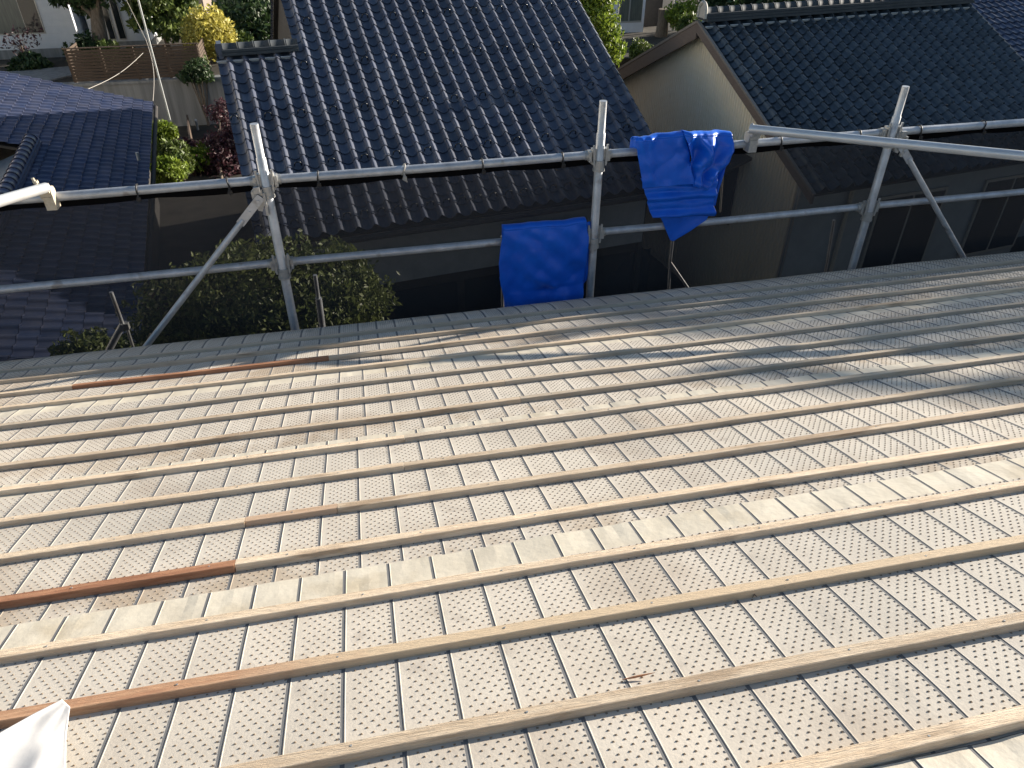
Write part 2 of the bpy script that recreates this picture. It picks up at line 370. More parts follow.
plan = {0: [(XL, XR, G)], 1: [(XL, jx(590,323), W_), (jx(590,323), XR, G)],
        2: [(XL, jx(80,384), W_), (jx(80,384), jx(330,352), RD, 'reddish brown batten piece near the eave'), (jx(330,352), XR, W_)],
        3: [(XL, 1.25, W_), (1.25, XR, W_)], 4: [(XL, XR, G)], 5: [(XL, jx(505,386), W_), (jx(505,386), XR, G)],
        6: [(XL, jx(520,403), W_), (jx(520,403), XR, G)], 7: [(XL, jx(404,438), W_), (jx(404,438), XR, G)],
        8: [(XL, jx(404,470), W_), (jx(404,470), XR, W_)], 9: [(XL, jx(246,528), W_), (jx(246,528), jx(338,516), M['wood_p'], 'short slightly pinkish batten piece'), (jx(338,516), XR, W_)],
        10: [(XL, jx(237,568), RD, 'dark red brown batten piece ending at a butt joint'), (jx(237,568), XR, W_)],
        11: [(XL, XR, W_)],
        12: [(XL, 2.2, M['wood_t'], 'batten beside the white cloth, red brown at its left end and pale further on'), (2.2, XR, W_)], 13: [(XL, XR, W_)],
        14: [(XL, XR, W_)], 15: [(XL, XR, W_)], 16: [(XL, XR, W_)], 17: [(XL, XR, G)], 18: [(XL, XR, W_)]}
BYn = {}; SLP = [0.]
LEFT = [374.7, 385.8, 398, 412.7, 430.6, 449, 471.7, 497.2, 528.4, 564.4, 609.2, 664.4, 728.7]
RIGHT = [262.6, 270.5, 280.3, 291.6, 307, 321.6, 338.4, 360, 384.2, 411.6, 447.5, 491.7, 547.2, 627.8]
def rowy(v, u=512):                       # horizontal y of the near lower edge read in the photograph at column u
    p = onroof(u, v); return p.y
NEAR = [321, 327.5, 341, 353, 369, 385.6, 405, 428.5, 457, 490.5, 528, 580, 640.6, 730.5]
for k in range(19):
    y = rowy(NEAR[k]) if k < 14 else .4385-.2075*(k-14)
    slope = 0.
    if k < 14:
        ps = [onroof(512, NEAR[k])]+([onroof(0, LEFT[k])] if k < len(LEFT) else [])+[onroof(1024, RIGHT[k])]
        mx_ = sum(p.x for p in ps)/len(ps); my_ = sum(p.y for p in ps)/len(ps)
        slope = sum((p.x-mx_)*(p.y-my_) for p in ps)/sum((p.x-mx_)**2 for p in ps)
        slope = max(-.02, min(.02, slope)); y = my_-slope*mx_
    BYn[k] = y; SLP[0] = slope; print('batten', k, round(y, 3), round(slope, 4))
    for q, t in enumerate(plan[k]):
        lab = t[3] if len(t) > 3 else None
        batten(y, t[0]+(.0015 if q else 0), t[1], t[2], lab, dy=(q % 2)*.0015, seed=k*5+q)

# ================================================================== SCAFFOLD
YR = 3.86
sc = thing('scaffold', 'galvanised steel tube scaffold with two guard rails along the roof edge', 'scaffold', (1.32, YR, -H))
POSTX = [-4.1, -2.27, -.447, 1.337, 3.16, 4.98, 6.8, 8.6]
def post_top(x): return {-.447: -1.04, 1.337: -1.03, 3.16: -1.05}.get(x, -1.03)
ZT, ZM = -1.325, -1.79
def rz(x, z): return z + .012*(x-1.3)/1.8*.5
def ring(mb, c, r, h, n=16): mb.tube([Vector(c)-Vector((0,0,h/2)), Vector(c)+Vector((0,0,h/2))], r, n)
for x in POSTX:
    mb = MB(); mb.tube([(x, YR-.03, -H+.04), (x, YR-.03, -2.6), (x, YR-.03, post_top(x)-.17), (x, YR-.03, post_top(x)-.165), (x, YR-.03, post_top(x))], [.0243,.0243,.0243,.0205,.0205], 18)
    p = mb.build('post', M['steel'], sc)
    mb = MB(); mb.box((x, YR-.03, -H+.02), (.16,.16,.012)); mb.tube([(x,YR-.03,-H+.02),(x,YR-.03,-H+.12)], .03, 12); mb.build('base_plate', M['clampm'], p)
    for z0 in (ZT, ZM):
        z = rz(x, z0); mb = MB()
        ring(mb, (x, YR-.03, z-.045), .031, .05); ring(mb, (x, YR-.03, z-.075), .034, .012)
        for s in (-1, 1):
            mb.box((x+s*.033, YR-.022, z), (.022,.034,.085))
            mb.box((x+s*.050, YR-.016, z), (.020,.046,.056))
            mb.box((x+s*.036, YR-.046, z+.01), (.010,.010,.115), Matrix.Rotation(s*.06, 3, 'Y'))
            mb.tube([(x+s*.055,YR-.005,z),(x+s*.075,YR-.003,z)], .0255, 14)
        mb.build('coupler', M['clampm'], p)
for a, b in zip(POSTX[:-1], POSTX[1:]):
    for z0 in (ZT, ZM):
        mb = MB(); za, zb = rz(a, z0), rz(b, z0)
        pts = [(a+.06+(b-a-.12)*t, YR, za+(zb-za)*t-.004*math.sin(math.pi*t)) for t in (0,.25,.5,.75,1)]
        mb.tube(pts, .0225 if z0 == ZT else .0215, 18); mb.build('guard_rail', M['steel'], sc)
# ledgers further down that carry the walkway
for z0 in (-3.7, -5.6, -7.5):
    mb = MB(); mb.tube([(POSTX[0], YR, z0), (POSTX[-1], YR, z0)], .0225, 14); mb.build('ledger', M['steel'], sc)
# diagonal braces with flattened, drilled heads
for (x0, z0, x1, z1) in ((-.50, -1.415, -2.22, -3.20), (3.205, -1.37, 4.95, -3.22)):
    mb = MB(); a = Vector((x0, YR-.068, z0)); b = Vector((x1, YR-.068, z1)); d = (b-a).normalized()
    mb.tube([a+d*.13, a+d*.17, b], [.012, .0165, .0165], 14)
    up = d.cross(Vector((0,1,0))).normalized()
    mb.fbox(a-d*.03-up*.021+Vector((0,-.004,0)), d*.19, up*.042, (0,.008,0))
    for t in (.0, .075): mb.tube([a+d*t+Vector((0,.002,0)), a+d*t+Vector((0,-.0105,0))], .008, 10)
    br = mb.build('brace', M['steel'], sc)
    mb = MB()
    mb.prism([a+Vector((-.022,0.008,-.02)), a+Vector((-.026,0.008,.045)), a+Vector((-.005,0.008,.062)), a+Vector((.03,0.008,.055)), a+Vector((.036,0.008,-.012)), a+Vector((.012,0.008,-.06)), a+Vector((-.006,0.008,-.055))], (0,.030,0))
    mb.box(a+Vector((.036,.004,-.02)), (.012,.02,.12)); mb.box(a+Vector((.006,.0,.058)), (.03,.022,.03))
    mb.build('brace_head', M['clampm'], br)
# loose tubes clamped to the top rail, running back over the roof
def looseclamp(c, m, s=1.):
    mb = MB(); c = Vector(c)
    mb.tube([c+Vector((-.032*s,0,0)), c+Vector((.032*s,0,0))], .036*s, 16)
    mb.box(c+Vector((.0,-.03,.03)), (.06*s,.05*s,.035*s), Matrix.Rotation(.3,3,'X'))
    mb.box(c+Vector((.004,.0,-.048)), (.055*s,.07*s,.075*s))
    mb.tube([c+Vector((-.02,-.03,.04)), c+Vector((-.028,-.032,.085))], .007, 8)
    mb.tube([c+Vector((-.02,-.03,.058)), c+Vector((-.022,-.031,.070))], .013, 6)
    return mb
lp = atY(45,188,3.80); lq = atY(0,201,3.42); d = (lq-lp)
mb = MB(); mb.tube([lp-d*.02, lp+d*5.5], .0243, 18); t = mb.build('guard_tube', M['steel_b'], sc)
looseclamp((atY(49,190,YR).x, YR-.03, rz(-1.4, ZT)+.03), M['rust'], .85).build('clamp', M['rust'], t)
rp = atY(752,129,3.79); rq = atY(1024,156,3.0); d = rq-rp
mb = MB(); mb.tube([rp-d*.01, rp+d*1.9], .0243, 18); t = mb.build('guard_tube', M['steel_b'], sc)
c = (atY(750,130,YR).x, YR-.03, rz(2.2, ZT)+.045)
looseclamp(c, M['clampm'], .9).build('clamp', M['clampm'], t)
# short tube ends that stick up behind the eave
def rod(pts, r, m='steel', name='tube_end'):
    mb = MB(); mb.tube(pts, r, 12); return mb.build(name, M[m], sc)
Yb = 4.25
rod([atY(111,292,Yb), atY(123,325,Yb)], .011)
rod([atY(123,324,Yb), atY(108,352,Yb-.02), atY(92,384,Yb-.04)], .020)
q = rod([atY(125,322,Yb+.02), atY(134,350,Yb+.05), atY(142,380,Yb+.06)], .009, 'clampm')
mb = MB(); mb.box(atY(126,326,Yb), (.035,.03,.04)); mb.build('coupler', M['clampm'], sc)
rod([atY(315,275,Yb), atY(318.5,300,Yb)], .013); rod([atY(318.5,298,Yb), atY(323,332,Yb), atY(333,400,Yb)], .021)
rod([atY(502,236,Yb), atY(502,262,Yb), atY(503,330,Yb)], .010)
rod([atY(673,236,Yb), atY(670,263,Yb)], .010); rod([atY(670,263,Yb), atY(668,300,Yb)], .010); rod([atY(670,262,Yb), atY(692,294,Yb), atY(700,306,Yb)], .010)
rod([atY(723,170,Yb-.2), atY(720,212,Yb-.2)], .006, 'cordw')
rod([atY(834,220,Yb), atY(829,250,Yb), atY(822,290,Yb)], .009)
# cord ties holding the net to the rail
def tie(x, m, dang=.05, r=.004):
    mb = MB(); z = rz(x, ZT); lean = random.uniform(-.006, .010)
    pts = [(x+lean*math.sin(a), YR+.0265*math.cos(a), z+.0265*math.sin(a)) for a in [k*math.pi/8 for k in range(17)]]
    mb.tube(pts, r, 6, False)
    mb.tube([(x,YR-.027,z-.01),(x+.006,YR-.034,z-.035),(x+.012,YR-.030,z-dang)], r*.9, 6)
    mb.tube([(x,YR-.027,z-.02),(x-.008,YR-.036,z-.042),(x+.002,YR-.04,z-.05),(x+.010,YR-.036,z-.040)], r*.8, 6)
    mb.box((x+.004,YR-.034,z-.036), (.016,.012,.014))
    o = mb.build('net_tie', m, sc); return o
for u, v in ((137,188),(228,180),(317,172),(482,158),(562,153),(781,134),(860,128),(921,123),(985,117)): tie(atY(u,v,YR).x, M['cord'])
o = tie(atY(403,166,YR).x, M['cordw'], .06, .0045); o['label'] = 'pale cord tie on the top rail'

# netting
net = thing('safety_net', 'fine black mesh net hanging from the top scaffold rail', 'net', (1.3, YR+.045, -3.4))
def netp(u, v):
    x = -4.1+12.7*u; z = rz(x, ZT)-.03-3.0*v
    sag = .012*abs(math.sin((x-.2)*math.pi/.6))*max(0, 1-v*12)
    y = YR+.03+.020*math.sin(x*2.3+v*3)*min(1, v*4)+.028*(vn(x*2.2+v*3, v*4, 8)-.5)*min(1, v*5)
    y += .016*math.sin((x*3.1+v*9)*1.3+2*vn(x, v*3, 9))*min(1, v*5)+.010*math.sin((x*2.2-v*12)*1.7)*vn(x*.7, v*2, 10)*min(1, v*5)
    return Vector((x, y, z-sag))
mb = MB(); mb.grid(netp, 220, 26); mb.build('mesh', M['net'], net)
mb = MB(); mb.grid(lambda u, v: netp(u, 0)+Vector((0, -.004, .012-.036*v-.006*vn(u*60, 2, 4))), 220, 1); mb.build('hem', M['black'], net)

# ================================================================== BLUE TARPS
def edge(pts, t):                         # piecewise-linear by index of vertical position
    n = len(pts)-1; q = t*n; i = min(int(q), n-1); f = q-i
    return Vector(pts[i]).lerp(Vector(pts[i+1]), f)
def cloth_piece(mb, left, right, Y, fold, nu=60, nv=50, thick=.004):
    def fn(u, v):
        a = edge(left, v); b = edge(right, v); p = a.lerp(b, u)
        P = atY(p.x, p.y, Y); return P+Vector((0, -fold(u, v), 0))
    mb.grid(fn, nu, nv)
def over(mb, left, right, nu, fold, Yf, back=.28, z=None):
    """top edge rolls over the rail and a flap hangs behind"""
    def fn(u, v):
        p = Vector(left).lerp(Vector(right), u); P = atY(p.x, p.y, Yf)+Vector((0, -fold(u, 0), 0))
        R = .034; a = v*math.pi*.95
        if v < .5:
            an = v/.5*math.pi; return Vector((P.x, P.y+R*(1-math.cos(an)), P.z+R*.55*math.sin(an)))
        t = (v-.5)/.5; return Vector((P.x, P.y+2*R+.012*math.sin(P.x*30), P.z-back*t))
    mb.grid(fn, nu, 16)
def solid(o, t):
    m = o.modifiers.new('thickness', 'SOLIDIFY'); m.thickness = t; m.offset = 0
V2 = lambda *p: [Vector((a, b, 0)) for a, b in p]
tl = thing('blue_tarp', 'blue plastic tarp hung smooth and square over the lower guard rail', 'tarp', (1.1, YR, -2.3))
mb = MB()
def f1(u, v):
    h = .012+.022*math.sin(u*2.6+.3)*(.4+v)
    h += .010*math.sin((u*7-v*5.5)*1.6+2*vn(u*3, v*3, 11))*(.3+.7*v)+.005*math.sin((u*9-v*11)*2.1+3*vn(u*4, v*4, 14))*vn(u*2, v*2, 15)      # diagonal drag folds
    h += .007*abs(math.sin(u*5.2+v*6.5+1.2*vn(u*2, v*2, 18)))+.004*abs(math.sin(u*11-v*4+2*vn(u*3, v*2, 19)))*v
    h += .006*(vn(u*9+v*4, v*5-u*3, 12)-.5)*2+.010*max(0, vn(u*3.5-v*4, v*3, 17)-.5)
    h += .018*math.exp(-((v-.86)/.05)**2)*(.5+.5*u)-.014*math.exp(-((v-.80)/.035)**2)*math.exp(-((u-.6)/.25)**2)
    return h
cloth_piece(mb, V2((503,229),(500,245),(498,262),(499,278),(502,292),(505,320)), V2((586,222),(588,236),(586,252),(584,268),(582,282),(580,312)), YR-.035, f1, 90, 70)
over(mb, (503,229), (586,222), 90, f1, YR-.035)
solid(mb.build('front_sheet', M['tarp'], tl), .003)
mb = MB()
cloth_piece(mb, V2((583,222),(584,240),(583,262),(581,285)), V2((590,221),(592,236),(591,258),(588,277)), YR-.02, lambda u, v: .010*math.sin(u*3)+.006*math.sin(v*9), 10, 30)
cloth_piece(mb, V2((499,276),(500,284),(503,296),(505,320)), V2((584,280),(583,286),(582,292),(579,312)), YR-.022, lambda u, v: .012*math.sin(u*5+v*3)+.012, 40, 16)
solid(mb.build('inner_layer', M['tarp'], tl), .003)

tu = thing('blue_tarp', 'crumpled glossy blue plastic tarp bunched over the top guard rail', 'tarp', (2.2, YR, -1.85))
mb = MB()
def f2(u, v):                             # broad left panel with a raised right-hand fold edge
    h = .020+.006*abs(math.sin(u*6+v*4+vn(u*3,v*3,22)*2))+.030*u*(.5+v*.8)+.012*math.sin(u*9+v*2)*(1-v)*.6+.006*(vn(u*6, v*6, 21)-.5)*2
    h += .012*math.exp(-((u-.12-.10*v)/.05)**2)*(1-v)+.010*math.exp(-((u-.30+.12*v)/.05)**2)*(1-v)
    return h
cloth_piece(mb, V2((634,141),(636,152),(638,164),(640,176),(641,187)), V2((682,134),(685,146),(687,158),(688,170),(690,180)), YR-.035, f2, 60, 50)
over(mb, (634,141), (682,134), 60, f2, YR-.035, .09)
solid(mb.build('front_sheet', M['tarp'], tu), .003)
mb = MB()
def f3(u, v):                             # crumpled right-hand part
    h = .056-.035*u+.030*math.sin(u*13+v*5+1.5*vn(u*4, v*4, 31))*(.5+.5*math.sin(v*3))+.018*(vn(u*7+v*3, v*7, 32)-.5)*2
    h += .030*math.exp(-((u-.30-.5*v)/.09)**2)*math.exp(-((v-.25)/.3)**2)
    h += .03*math.exp(-((v-.93)/.08)**2)*(1-u)
    return h
cloth_piece(mb, V2((681,133),(684,146),(686,158),(687,170),(689,183)), V2((731,136),(731,150),(725,166),(717,178),(712,188)), YR-.035, f3, 70, 60)
over(mb, (681,133), (731,136), 70, f3, YR-.035, .10)
solid(mb.build('crumpled_sheet', M['tarp'], tu), .003)
mb = MB()
def f4(u, v):                             # stacked horizontal folds underneath
    h = .028+.018*u+.011*math.sin(v*13+u*1.8+vn(u*3, 1, 41)*2)+.006*math.sin(v*27+u*3)+.004*(vn(u*8, v*8, 42)-.5)
    h -= .03*max(0, .12-v)/.12
    return h
cloth_piece(mb, V2((640,178),(643,190),(646,202),(650,215)), V2((716,174),(713,188),(711,200),(712,213)), YR-.030, f4, 70, 60)
solid(mb.build('folded_stack', M['tarp'], tu), .003)
mb = MB()
cloth_piece(mb, V2((655,208),(661,220),(665,230),(669,239)), V2((712,205),(705,218),(688,230),(672,240)), YR-.022, lambda u, v: .018+.012*math.sin(u*6+v*3)*(1-v), 40, 30)
solid(mb.build('hanging_corner', M['tarp'], tu), .003)
mb = MB()
cloth_piece(mb, V2((712,170),(712,190),(711,208)), V2((733,145),(724,170),(716,206)), YR+.005, lambda u, v: .010*math.sin(v*8+u*4), 16, 30)
solid(mb.build('rear_layer', M['tarp'], tu), .003)
for o in (o for o in list(tu.children)+list(tl.children)): o.name = 'tarp_layer' if o.name.startswith(('inner','rear')) else o.name

# ================================================================== WHITE CLOTH AND SPLINTER
def cl(u, v):
    left = edge(V2((-90,800),(-50,762),(0,733),(34,714),(62,700)), u); right = edge(V2((60,830),(63,800),(66,768),(66,735),(70,707)), u)
    p = left.lerp(right, v)
    h = .048+(1-u)*(.034*(1-v)-.010*v+.005*math.sin(v*9+u*4)+.004*math.sin(v*17-u*7)*vn(u*3, v*3, 51)+.012*(vn(u*4,v*5,52)-.5))
    return onroof(p.x, p.y)*(1-h/.937)
def cl_old(u, v):
    left = edge(V2((-70,800),(-40,762),(0,733),(34,714),(62,700)), u); right = edge(V2((60,830),(63,800),(66,768),(66,735),(70,707)), u)
    p = left.lerp(right, v); P = onroof(p.x, p.y)
    h = .028+.020*math.sin(math.pi*v)+.007*math.sin(v*9+u*4)+.006*math.sin(v*17-u*7)*vn(u*3, v*3, 51)
    P = P*(1-.03) if False else P
    return P*(1-.018*math.sin(math.pi*min(1, v*1.1+.05)))+NRM*(h*(.4 if v < .04 or v > .97 else 1))
mb = MB(); mb.grid(cl, 50, 40)
o = mb.build('white_cloth', M['cloth'], None, onroof(20, 760)); solid(o, .003)
tag(o, 'crumpled white cloth lying over a red brown batten at the near left', 'cloth')
mb = MB(); a = onroof(622,683)+NRM*.007; b = onroof(655,678)+NRM*.012; c_ = onroof(632,678)+NRM*.011
mb.tube([a, a.lerp(b, .35), a.lerp(b, .6), b], [.0005,.0022,.0020,.0004], 5)
o = mb.build('wood_splinter', M['wood_r'], None, onroof(640, 681)); tag(o, 'thin reddish wood splinter lying on the dimpled underlay', 'splinter')
for (u, v) in ((732,607),(752,601)):
    mb = MB(); p = onroof(u, v)+NRM*.008; mb.tube([p, p+Vector((.008,.006,0)), p+Vector((.011,.0,.0))], [.0008,.0016,.0006], 5)
    o = mb.build('wood_splinter', M['bark'], None, p)
    tag(o, 'tiny dark wood sliver below the second nearest long batten, ' + ('left one of two' if u == 732 else 'right one of two'), 'splinter', 'dark slivers on the underlay')

# ================================================================== TILED ROOFS
def frame(q):
    az, sl = R_(q[3]), R_(q[4])
    e = Vector((math.cos(az), math.sin(az), 0)); n = Vector((math.sin(az), -math.cos(az), 0))
    g = n*math.cos(sl)+Vector((0,0,-1))*math.sin(sl); return Vector(q[:3]), e, g, e.cross(g)*-1
def tprof(u, amp=.047):                   # trough, then roll
    if u < .52: return -.35*amp*math.sin(math.pi*u/.52)
    if u < .68: return amp*math.sin(math.pi/2*(u-.52)/.16)**.8
    t = (u-.68)/.32; return amp*(1-t**1.35)
US = [0,.10,.22,.36,.46,.52,.55,.59,.63,.68,.74,.80,.87,.94,1.0]
def tiles(O, e, g, nn, i0, i1, j0, j1, w, h, seed=0, amp=.047, step=.026, keep=None):
    rnd = random.Random(seed); mb = MB(); n = len(US)
    if nn.z < 0: nn = -nn
    for j in range(j0, j1):
        for i in range(i0, i1):
            if keep and not keep(i, j): continue
            da = rnd.uniform(-.0025,.0025); db = rnd.uniform(-.003,.003); dj = rnd.uniform(-.005,.005)
            vs = []
            for (jj, lift) in ((j-.12, -.012), (j+.5, step*.45), (j+.93, step*.92), (j+1.0, step)):
                for u in US:
                    s = 1 if jj > j else 1
                    cur = .009*math.sin(math.pi*min(1, u/.52)) if jj > j+.9 else 0
                    vs.append(O+e*((i+u)*w+da*.3)+g*((jj*h)+(dj if jj > j+.9 else 0)+cur)+nn*(tprof(u, amp)+lift+(da if jj > j+.4 else 0)*(1-u)+(db*u if jj > j+.4 else 0)))
            fs = [(r*n+k, r*n+k+1, (r+1)*n+k+1, (r+1)*n+k) for r in range(3) for k in range(n-1)]
            mb.add(vs, fs, 0, True)
            lo = [Vector(p)-nn*(step+.004)+g*-.004 for p in vs[3*n:]]
            b = len(mb.v)-n; b2 = len(mb.v); mb.v += [tuple(p) for p in lo]
            # riser shares the tile's rim, so each tile stays one island
            for k in range(n-1): mb.f.append((b+k, b2+k, b2+k+1, b+k+1)); mb.m.append(0); mb.sm.append(False)
    return mb
def ridge(parent, A, B, m, r=.085, pitch=.27, base=.34, layers=2, zoff=0., plaster=None):
    A, B = Vector(A), Vector(B); d = (B-A); L = d.length; d.normalize(); s = d.cross(ZZ).normalized()
    mb = MB(); z = zoff
    for k in range(layers):
        wd = base-.035*k; mb.fbox(A+ZZ*z-s*wd/2, d*L, s*wd, ZZ*.045); z += .050
        n = int(L/.3)
    for k in range(int(L/pitch)+1):
        a = A+d*(k*pitch)+ZZ*(z-.01); b = A+d*min(L, (k+1)*pitch-.004)+ZZ*(z-.01)
        for (p, q, rr) in ((a, b, r), (a, a+d*.028, r*1.14)):
            vs = []; n = 12
            for P in (p, q):
                for t in range(n+1): an = math.pi*t/n; vs.append(P+s*math.cos(an)*rr+ZZ*math.sin(an)*rr*1.05)
            fs = [(t, t+1, n+2+t, n+1+t) for t in range(n)]+[tuple(range(n+1)), tuple(range(2*n+1, n, -1))]
            mb.add(vs, fs, 0, True)
    o = mb.build('ridge', m, parent); return o
def snow_guards(parent, O, e, g, nn, w, h, spots, m):
    if nn.z < 0: nn = -nn
    for (i, j) in spots:
        mb = MB(); c = O+e*(i*w)+g*(j*h)+nn*.02
        pts = [c-e*.055+nn*-.01, c-e*.05+nn*.04, c-e*.03+nn*.066, c+nn*.074, c+e*.03+nn*.066, c+e*.05+nn*.04, c+e*.055+nn*-.01]
        mb.tube(pts, [.011]*7, 7); mb.build('snow_guard', m, parent)
def rakes(parent, O, e, g, gb, nn, iw, jr, jn, jb, m, h=.235, wd=.20, cap=True):
    """barge boards on one gable, front slope g and back slope gb from the ridge point"""

# ---- house in the middle
QM = (-.87, 15.5, -2.33, 8.0, 27.0); O, e, g, nn = frame(QM); w, h = .27, .235
if nn.z < 0: nn = -nn
MROOT = O+e*3+g*3; MROOT.z = -H
mid = thing('tiled_house', 'middle house with a blue black wavy tile roof with rows of snow guards', 'house', MROOT)
JR = -7
keep = lambda i, j: (i >= 0) or (j >= 4)
tiles(O, e, g, nn, -5, 22, JR, 22, w, h, 3, amp=.072, step=.009, keep=keep).build('roof', M['tile_mid'], mid)
rf = mid.children[0]
gb = Vector((-g.x, -g.y, g.z)); R0 = O+g*(JR*h)
nb = e.cross(gb); nb = nb if nb.z > 0 else -nb
mb = tiles(R0, e, gb, nb, 0, 22, 0, 26, w, h, 5); mb.build('rear_roof_slope', M['tile_mid'], mid)
R1 = O+g*(4*h)
mb = tiles(R1, e, gb, nb, -5, 0, 0, 18, w, h, 6); mb.build('rear_roof_slope', M['tile_mid'], mid)
ridge(mid, R0-e*.05, R0+e*(22*w+.05), M['tile_ridge'], .09, .27, .36, 3, .02)
ridge(mid, R1-e*(5*w-.10), R1+e*.05, M['tile_ridge'], .085, .27, .34, 2, .02)
mb = MB()
for i in range(-4, 1): 
    c = R1+e*((i-.68)*w)+g*.185+nn*.018
    pts = [c+e*(.105*math.cos(math.pi*t/8))+nn*(.05*math.sin(math.pi*t/8)*-1+.03) for t in range(9)]
    mb.prism([p for p in pts], g*.02)
mb.build('ridge_plaster', M['plaster'], mid)
mb = MB(); c = R1-e*(5*w-.08); mb.box(c+ZZ*.10, (.08,.30,.24), Matrix.Rotation(R_(8),3,'Z')); mb.tube([c+ZZ*.1-Vector((.06,0,0)), c+ZZ*.1+Vector((.05,0,0))], .10, 16); mb.build('ridge_end_tile', M['tile_mid'], mid)
sp = [(7.5-2*7+2*k, 0) for k in range(3, 15)]+[(6.5-6+2*k, 5) for k in range(0, 11)]+[(5.5-6+2*k, 10) for k in range(-2, 11) if True]+[(6.5-10+2*k, 15) for k in range(0, 13)]+[(-4.5+k, 20) for k in range(0, 27)]
sp = [(i-.22, j+.75) for (i, j) in sp if -5 < i < 22 and (i > 0 or j > 5)]
snow_guards(mid, O, e, g, nn, w, h, sp, M['guard'])
# underside boards, verge boards, gutter, walls
Ev = O+g*(22*h)
mb = MB(); mb.fbox(R0-nn*.10+e*.03, e*(22*w-.08), g*((22-JR)*h-.02), -nn*.06); mb.fbox(R1-nn*.10-e*(5*w-.03), e*(5*w), g*(18*h-.02), -nn*.06)
mb.fbox(R0-nb*.10+e*.03, e*(22*w-.08), gb*(26*h), -nb*.06); mb.build('eave_board', M['walldark'], mid)
mb = MB(); gl = Ev-e*(5*w)+g*.05-ZZ*.11; mb.tube([gl, gl+e*(27*w)], .05, 12); mb.build('gutter', M['walldark'], mid)
nf = Vector((g.x, g.y, 0)).normalized()   # horizontal, towards the camera
W0 = Ev-e*(4.4*w)-nf*.72; zt = W0.z+.16
mb = MB(); mb.fbox(Vector((W0.x, W0.y, -6.06)), e*(25.6*w), -nf*.12, (0,0,zt+6.06)); mb.build('front_wall', M['wallgrey'], mid)
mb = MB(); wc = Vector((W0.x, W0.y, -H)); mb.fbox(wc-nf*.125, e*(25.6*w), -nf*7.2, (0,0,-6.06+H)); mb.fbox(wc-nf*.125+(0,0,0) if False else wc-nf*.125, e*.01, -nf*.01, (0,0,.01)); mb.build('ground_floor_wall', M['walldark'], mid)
mb = MB()
for k in range(5): mb.fbox(wc+e*(.6+1.35*k)-nf*.12, e*1.2, nf*.03, (0,0,1.9))
mb.build('window', M['glass'], mid)
mb = MB()
zr = R0.z-.2
for xx in (.5*w, 21*w):
    b0 = R0+e*xx; f0 = b0+nf*((22-JR)*h*math.cos(R_(27))-.75); k0 = b0-nf*(26*h*math.cos(R_(27))-.75)
    mb.prism([Vector((b0.x,b0.y,zr)), Vector((f0.x,f0.y,W0.z+.12)), Vector((f0.x,f0.y,-H)), Vector((k0.x,k0.y,-H)), Vector((k0.x,k0.y,zr-(b0-k0).length*.51+.0))], e*.1)
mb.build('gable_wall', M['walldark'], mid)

# ---- house on the right
QR = (7.07, 14.8, -2.58, 8.0, 26.0); O, e, g, nn = frame(QR); w, h = .2885, .200
if nn.z < 0: nn = -nn
JR = 0
RR = O+e*3.5+g*2; RR.z = -H
rt = thing('tiled_house', 'right house with glossy dark tile roof, cream gable wall and round capped ridge', 'house', RR)
tiles(O, e, g, nn, 0, 24, JR, 23, w, h, 13, amp=.078, step=.022).build('roof', M['tile_right'], rt)
gb = Vector((-g.x, -g.y, g.z)); nb = e.cross(gb); nb = nb if nb.z > 0 else -nb
R0 = O+g*(JR*h)
tiles(R0, e, gb, nb, 0, 24, 0, 22, w, h, 14, amp=.05).build('rear_roof_slope', M['tile_right'], rt)
ridge(rt, R0+e*.05, R0+e*(24*w+.02), M['tile_ridge'], .092, .268, .38, 3, .02)
mb = MB()
for i in range(0, 24):
    c = R0+e*((i+.30)*w)+g*.215+nn*.022
    mb.prism([c+e*(.100*math.cos(math.pi*t/8))+nn*(.045*math.sin(math.pi*t/8)*-1+.03) for t in range(9)], g*.02)
mb.build('ridge_plaster', M['plaster'], rt)
# arch shaped ridge-end tile
c = R0-e*(-.02)+ZZ*.12; mb = MB()
arch = [c+nf*(.12*math.cos(math.pi*t/10))+ZZ*(.17*math.sin(math.pi*t/10)+.06) for t in range(11)]
mb.tube([c+nf*.13-ZZ*.05]+arch+[c-nf*.13-ZZ*.05], .035, 10); mb.prism([c+nf*.12-ZZ*.05]+arch+[c-nf*.12-ZZ*.05], e*.05)
mb.build('ridge_end_tile', M['trim'], rt)
sp = [(2*k+1, 9.6) for k in range(0, 12)]+[(2*k+2, 14.6) for k in range(0, 11)]+[(k+.5, 19.6) for k in range(0, 24)]
snow_guards(rt, O, e, g, nn, w, h, [(i-.2, j+.75) for i, j in sp], M['guard'])
nf = Vector((g.x, g.y, 0)).normalized(); cs = math.cos(R_(26))
# barge boards and pale flashing along both slopes of the visible gable and the far one
for kk, xx in enumerate((-.06, 24*w+.01)):
    P = R0+e*xx
    mb = MB()
    mb.prism([P+g*-.02-ZZ*.015, P+g*(23*h+.05)-ZZ*.015, P+g*(23*h+.05)-ZZ*.17, P-ZZ*.19], e*.05)
    mb.prism([P+gb*-.02-ZZ*.015, P+gb*(22*h+.05)-ZZ*.015, P+gb*(22*h+.05)-ZZ*.27, P-ZZ*.30], e*.05)
    mb.build('barge_board', M['fascia'], rt)
    mb = MB()
    mb.fbox(P+ZZ*-.012-e*.015, g*(23*h+.06), e*.06, nn*.04); mb.fbox(P+ZZ*-.012-e*.015, gb*(22*h+.06), e*.08, nb*.05)
    mb.build('verge_flashing', M['flash'], rt)
mb = MB(); mb.fbox(R0-nn*.10, e*(24*w), g*(23*h-.02), -nn*.05); mb.fbox(R0-nb*.10, e*(24*w), gb*(22*h), -nb*.05); mb.build('eave_board', M['walldark'], rt)
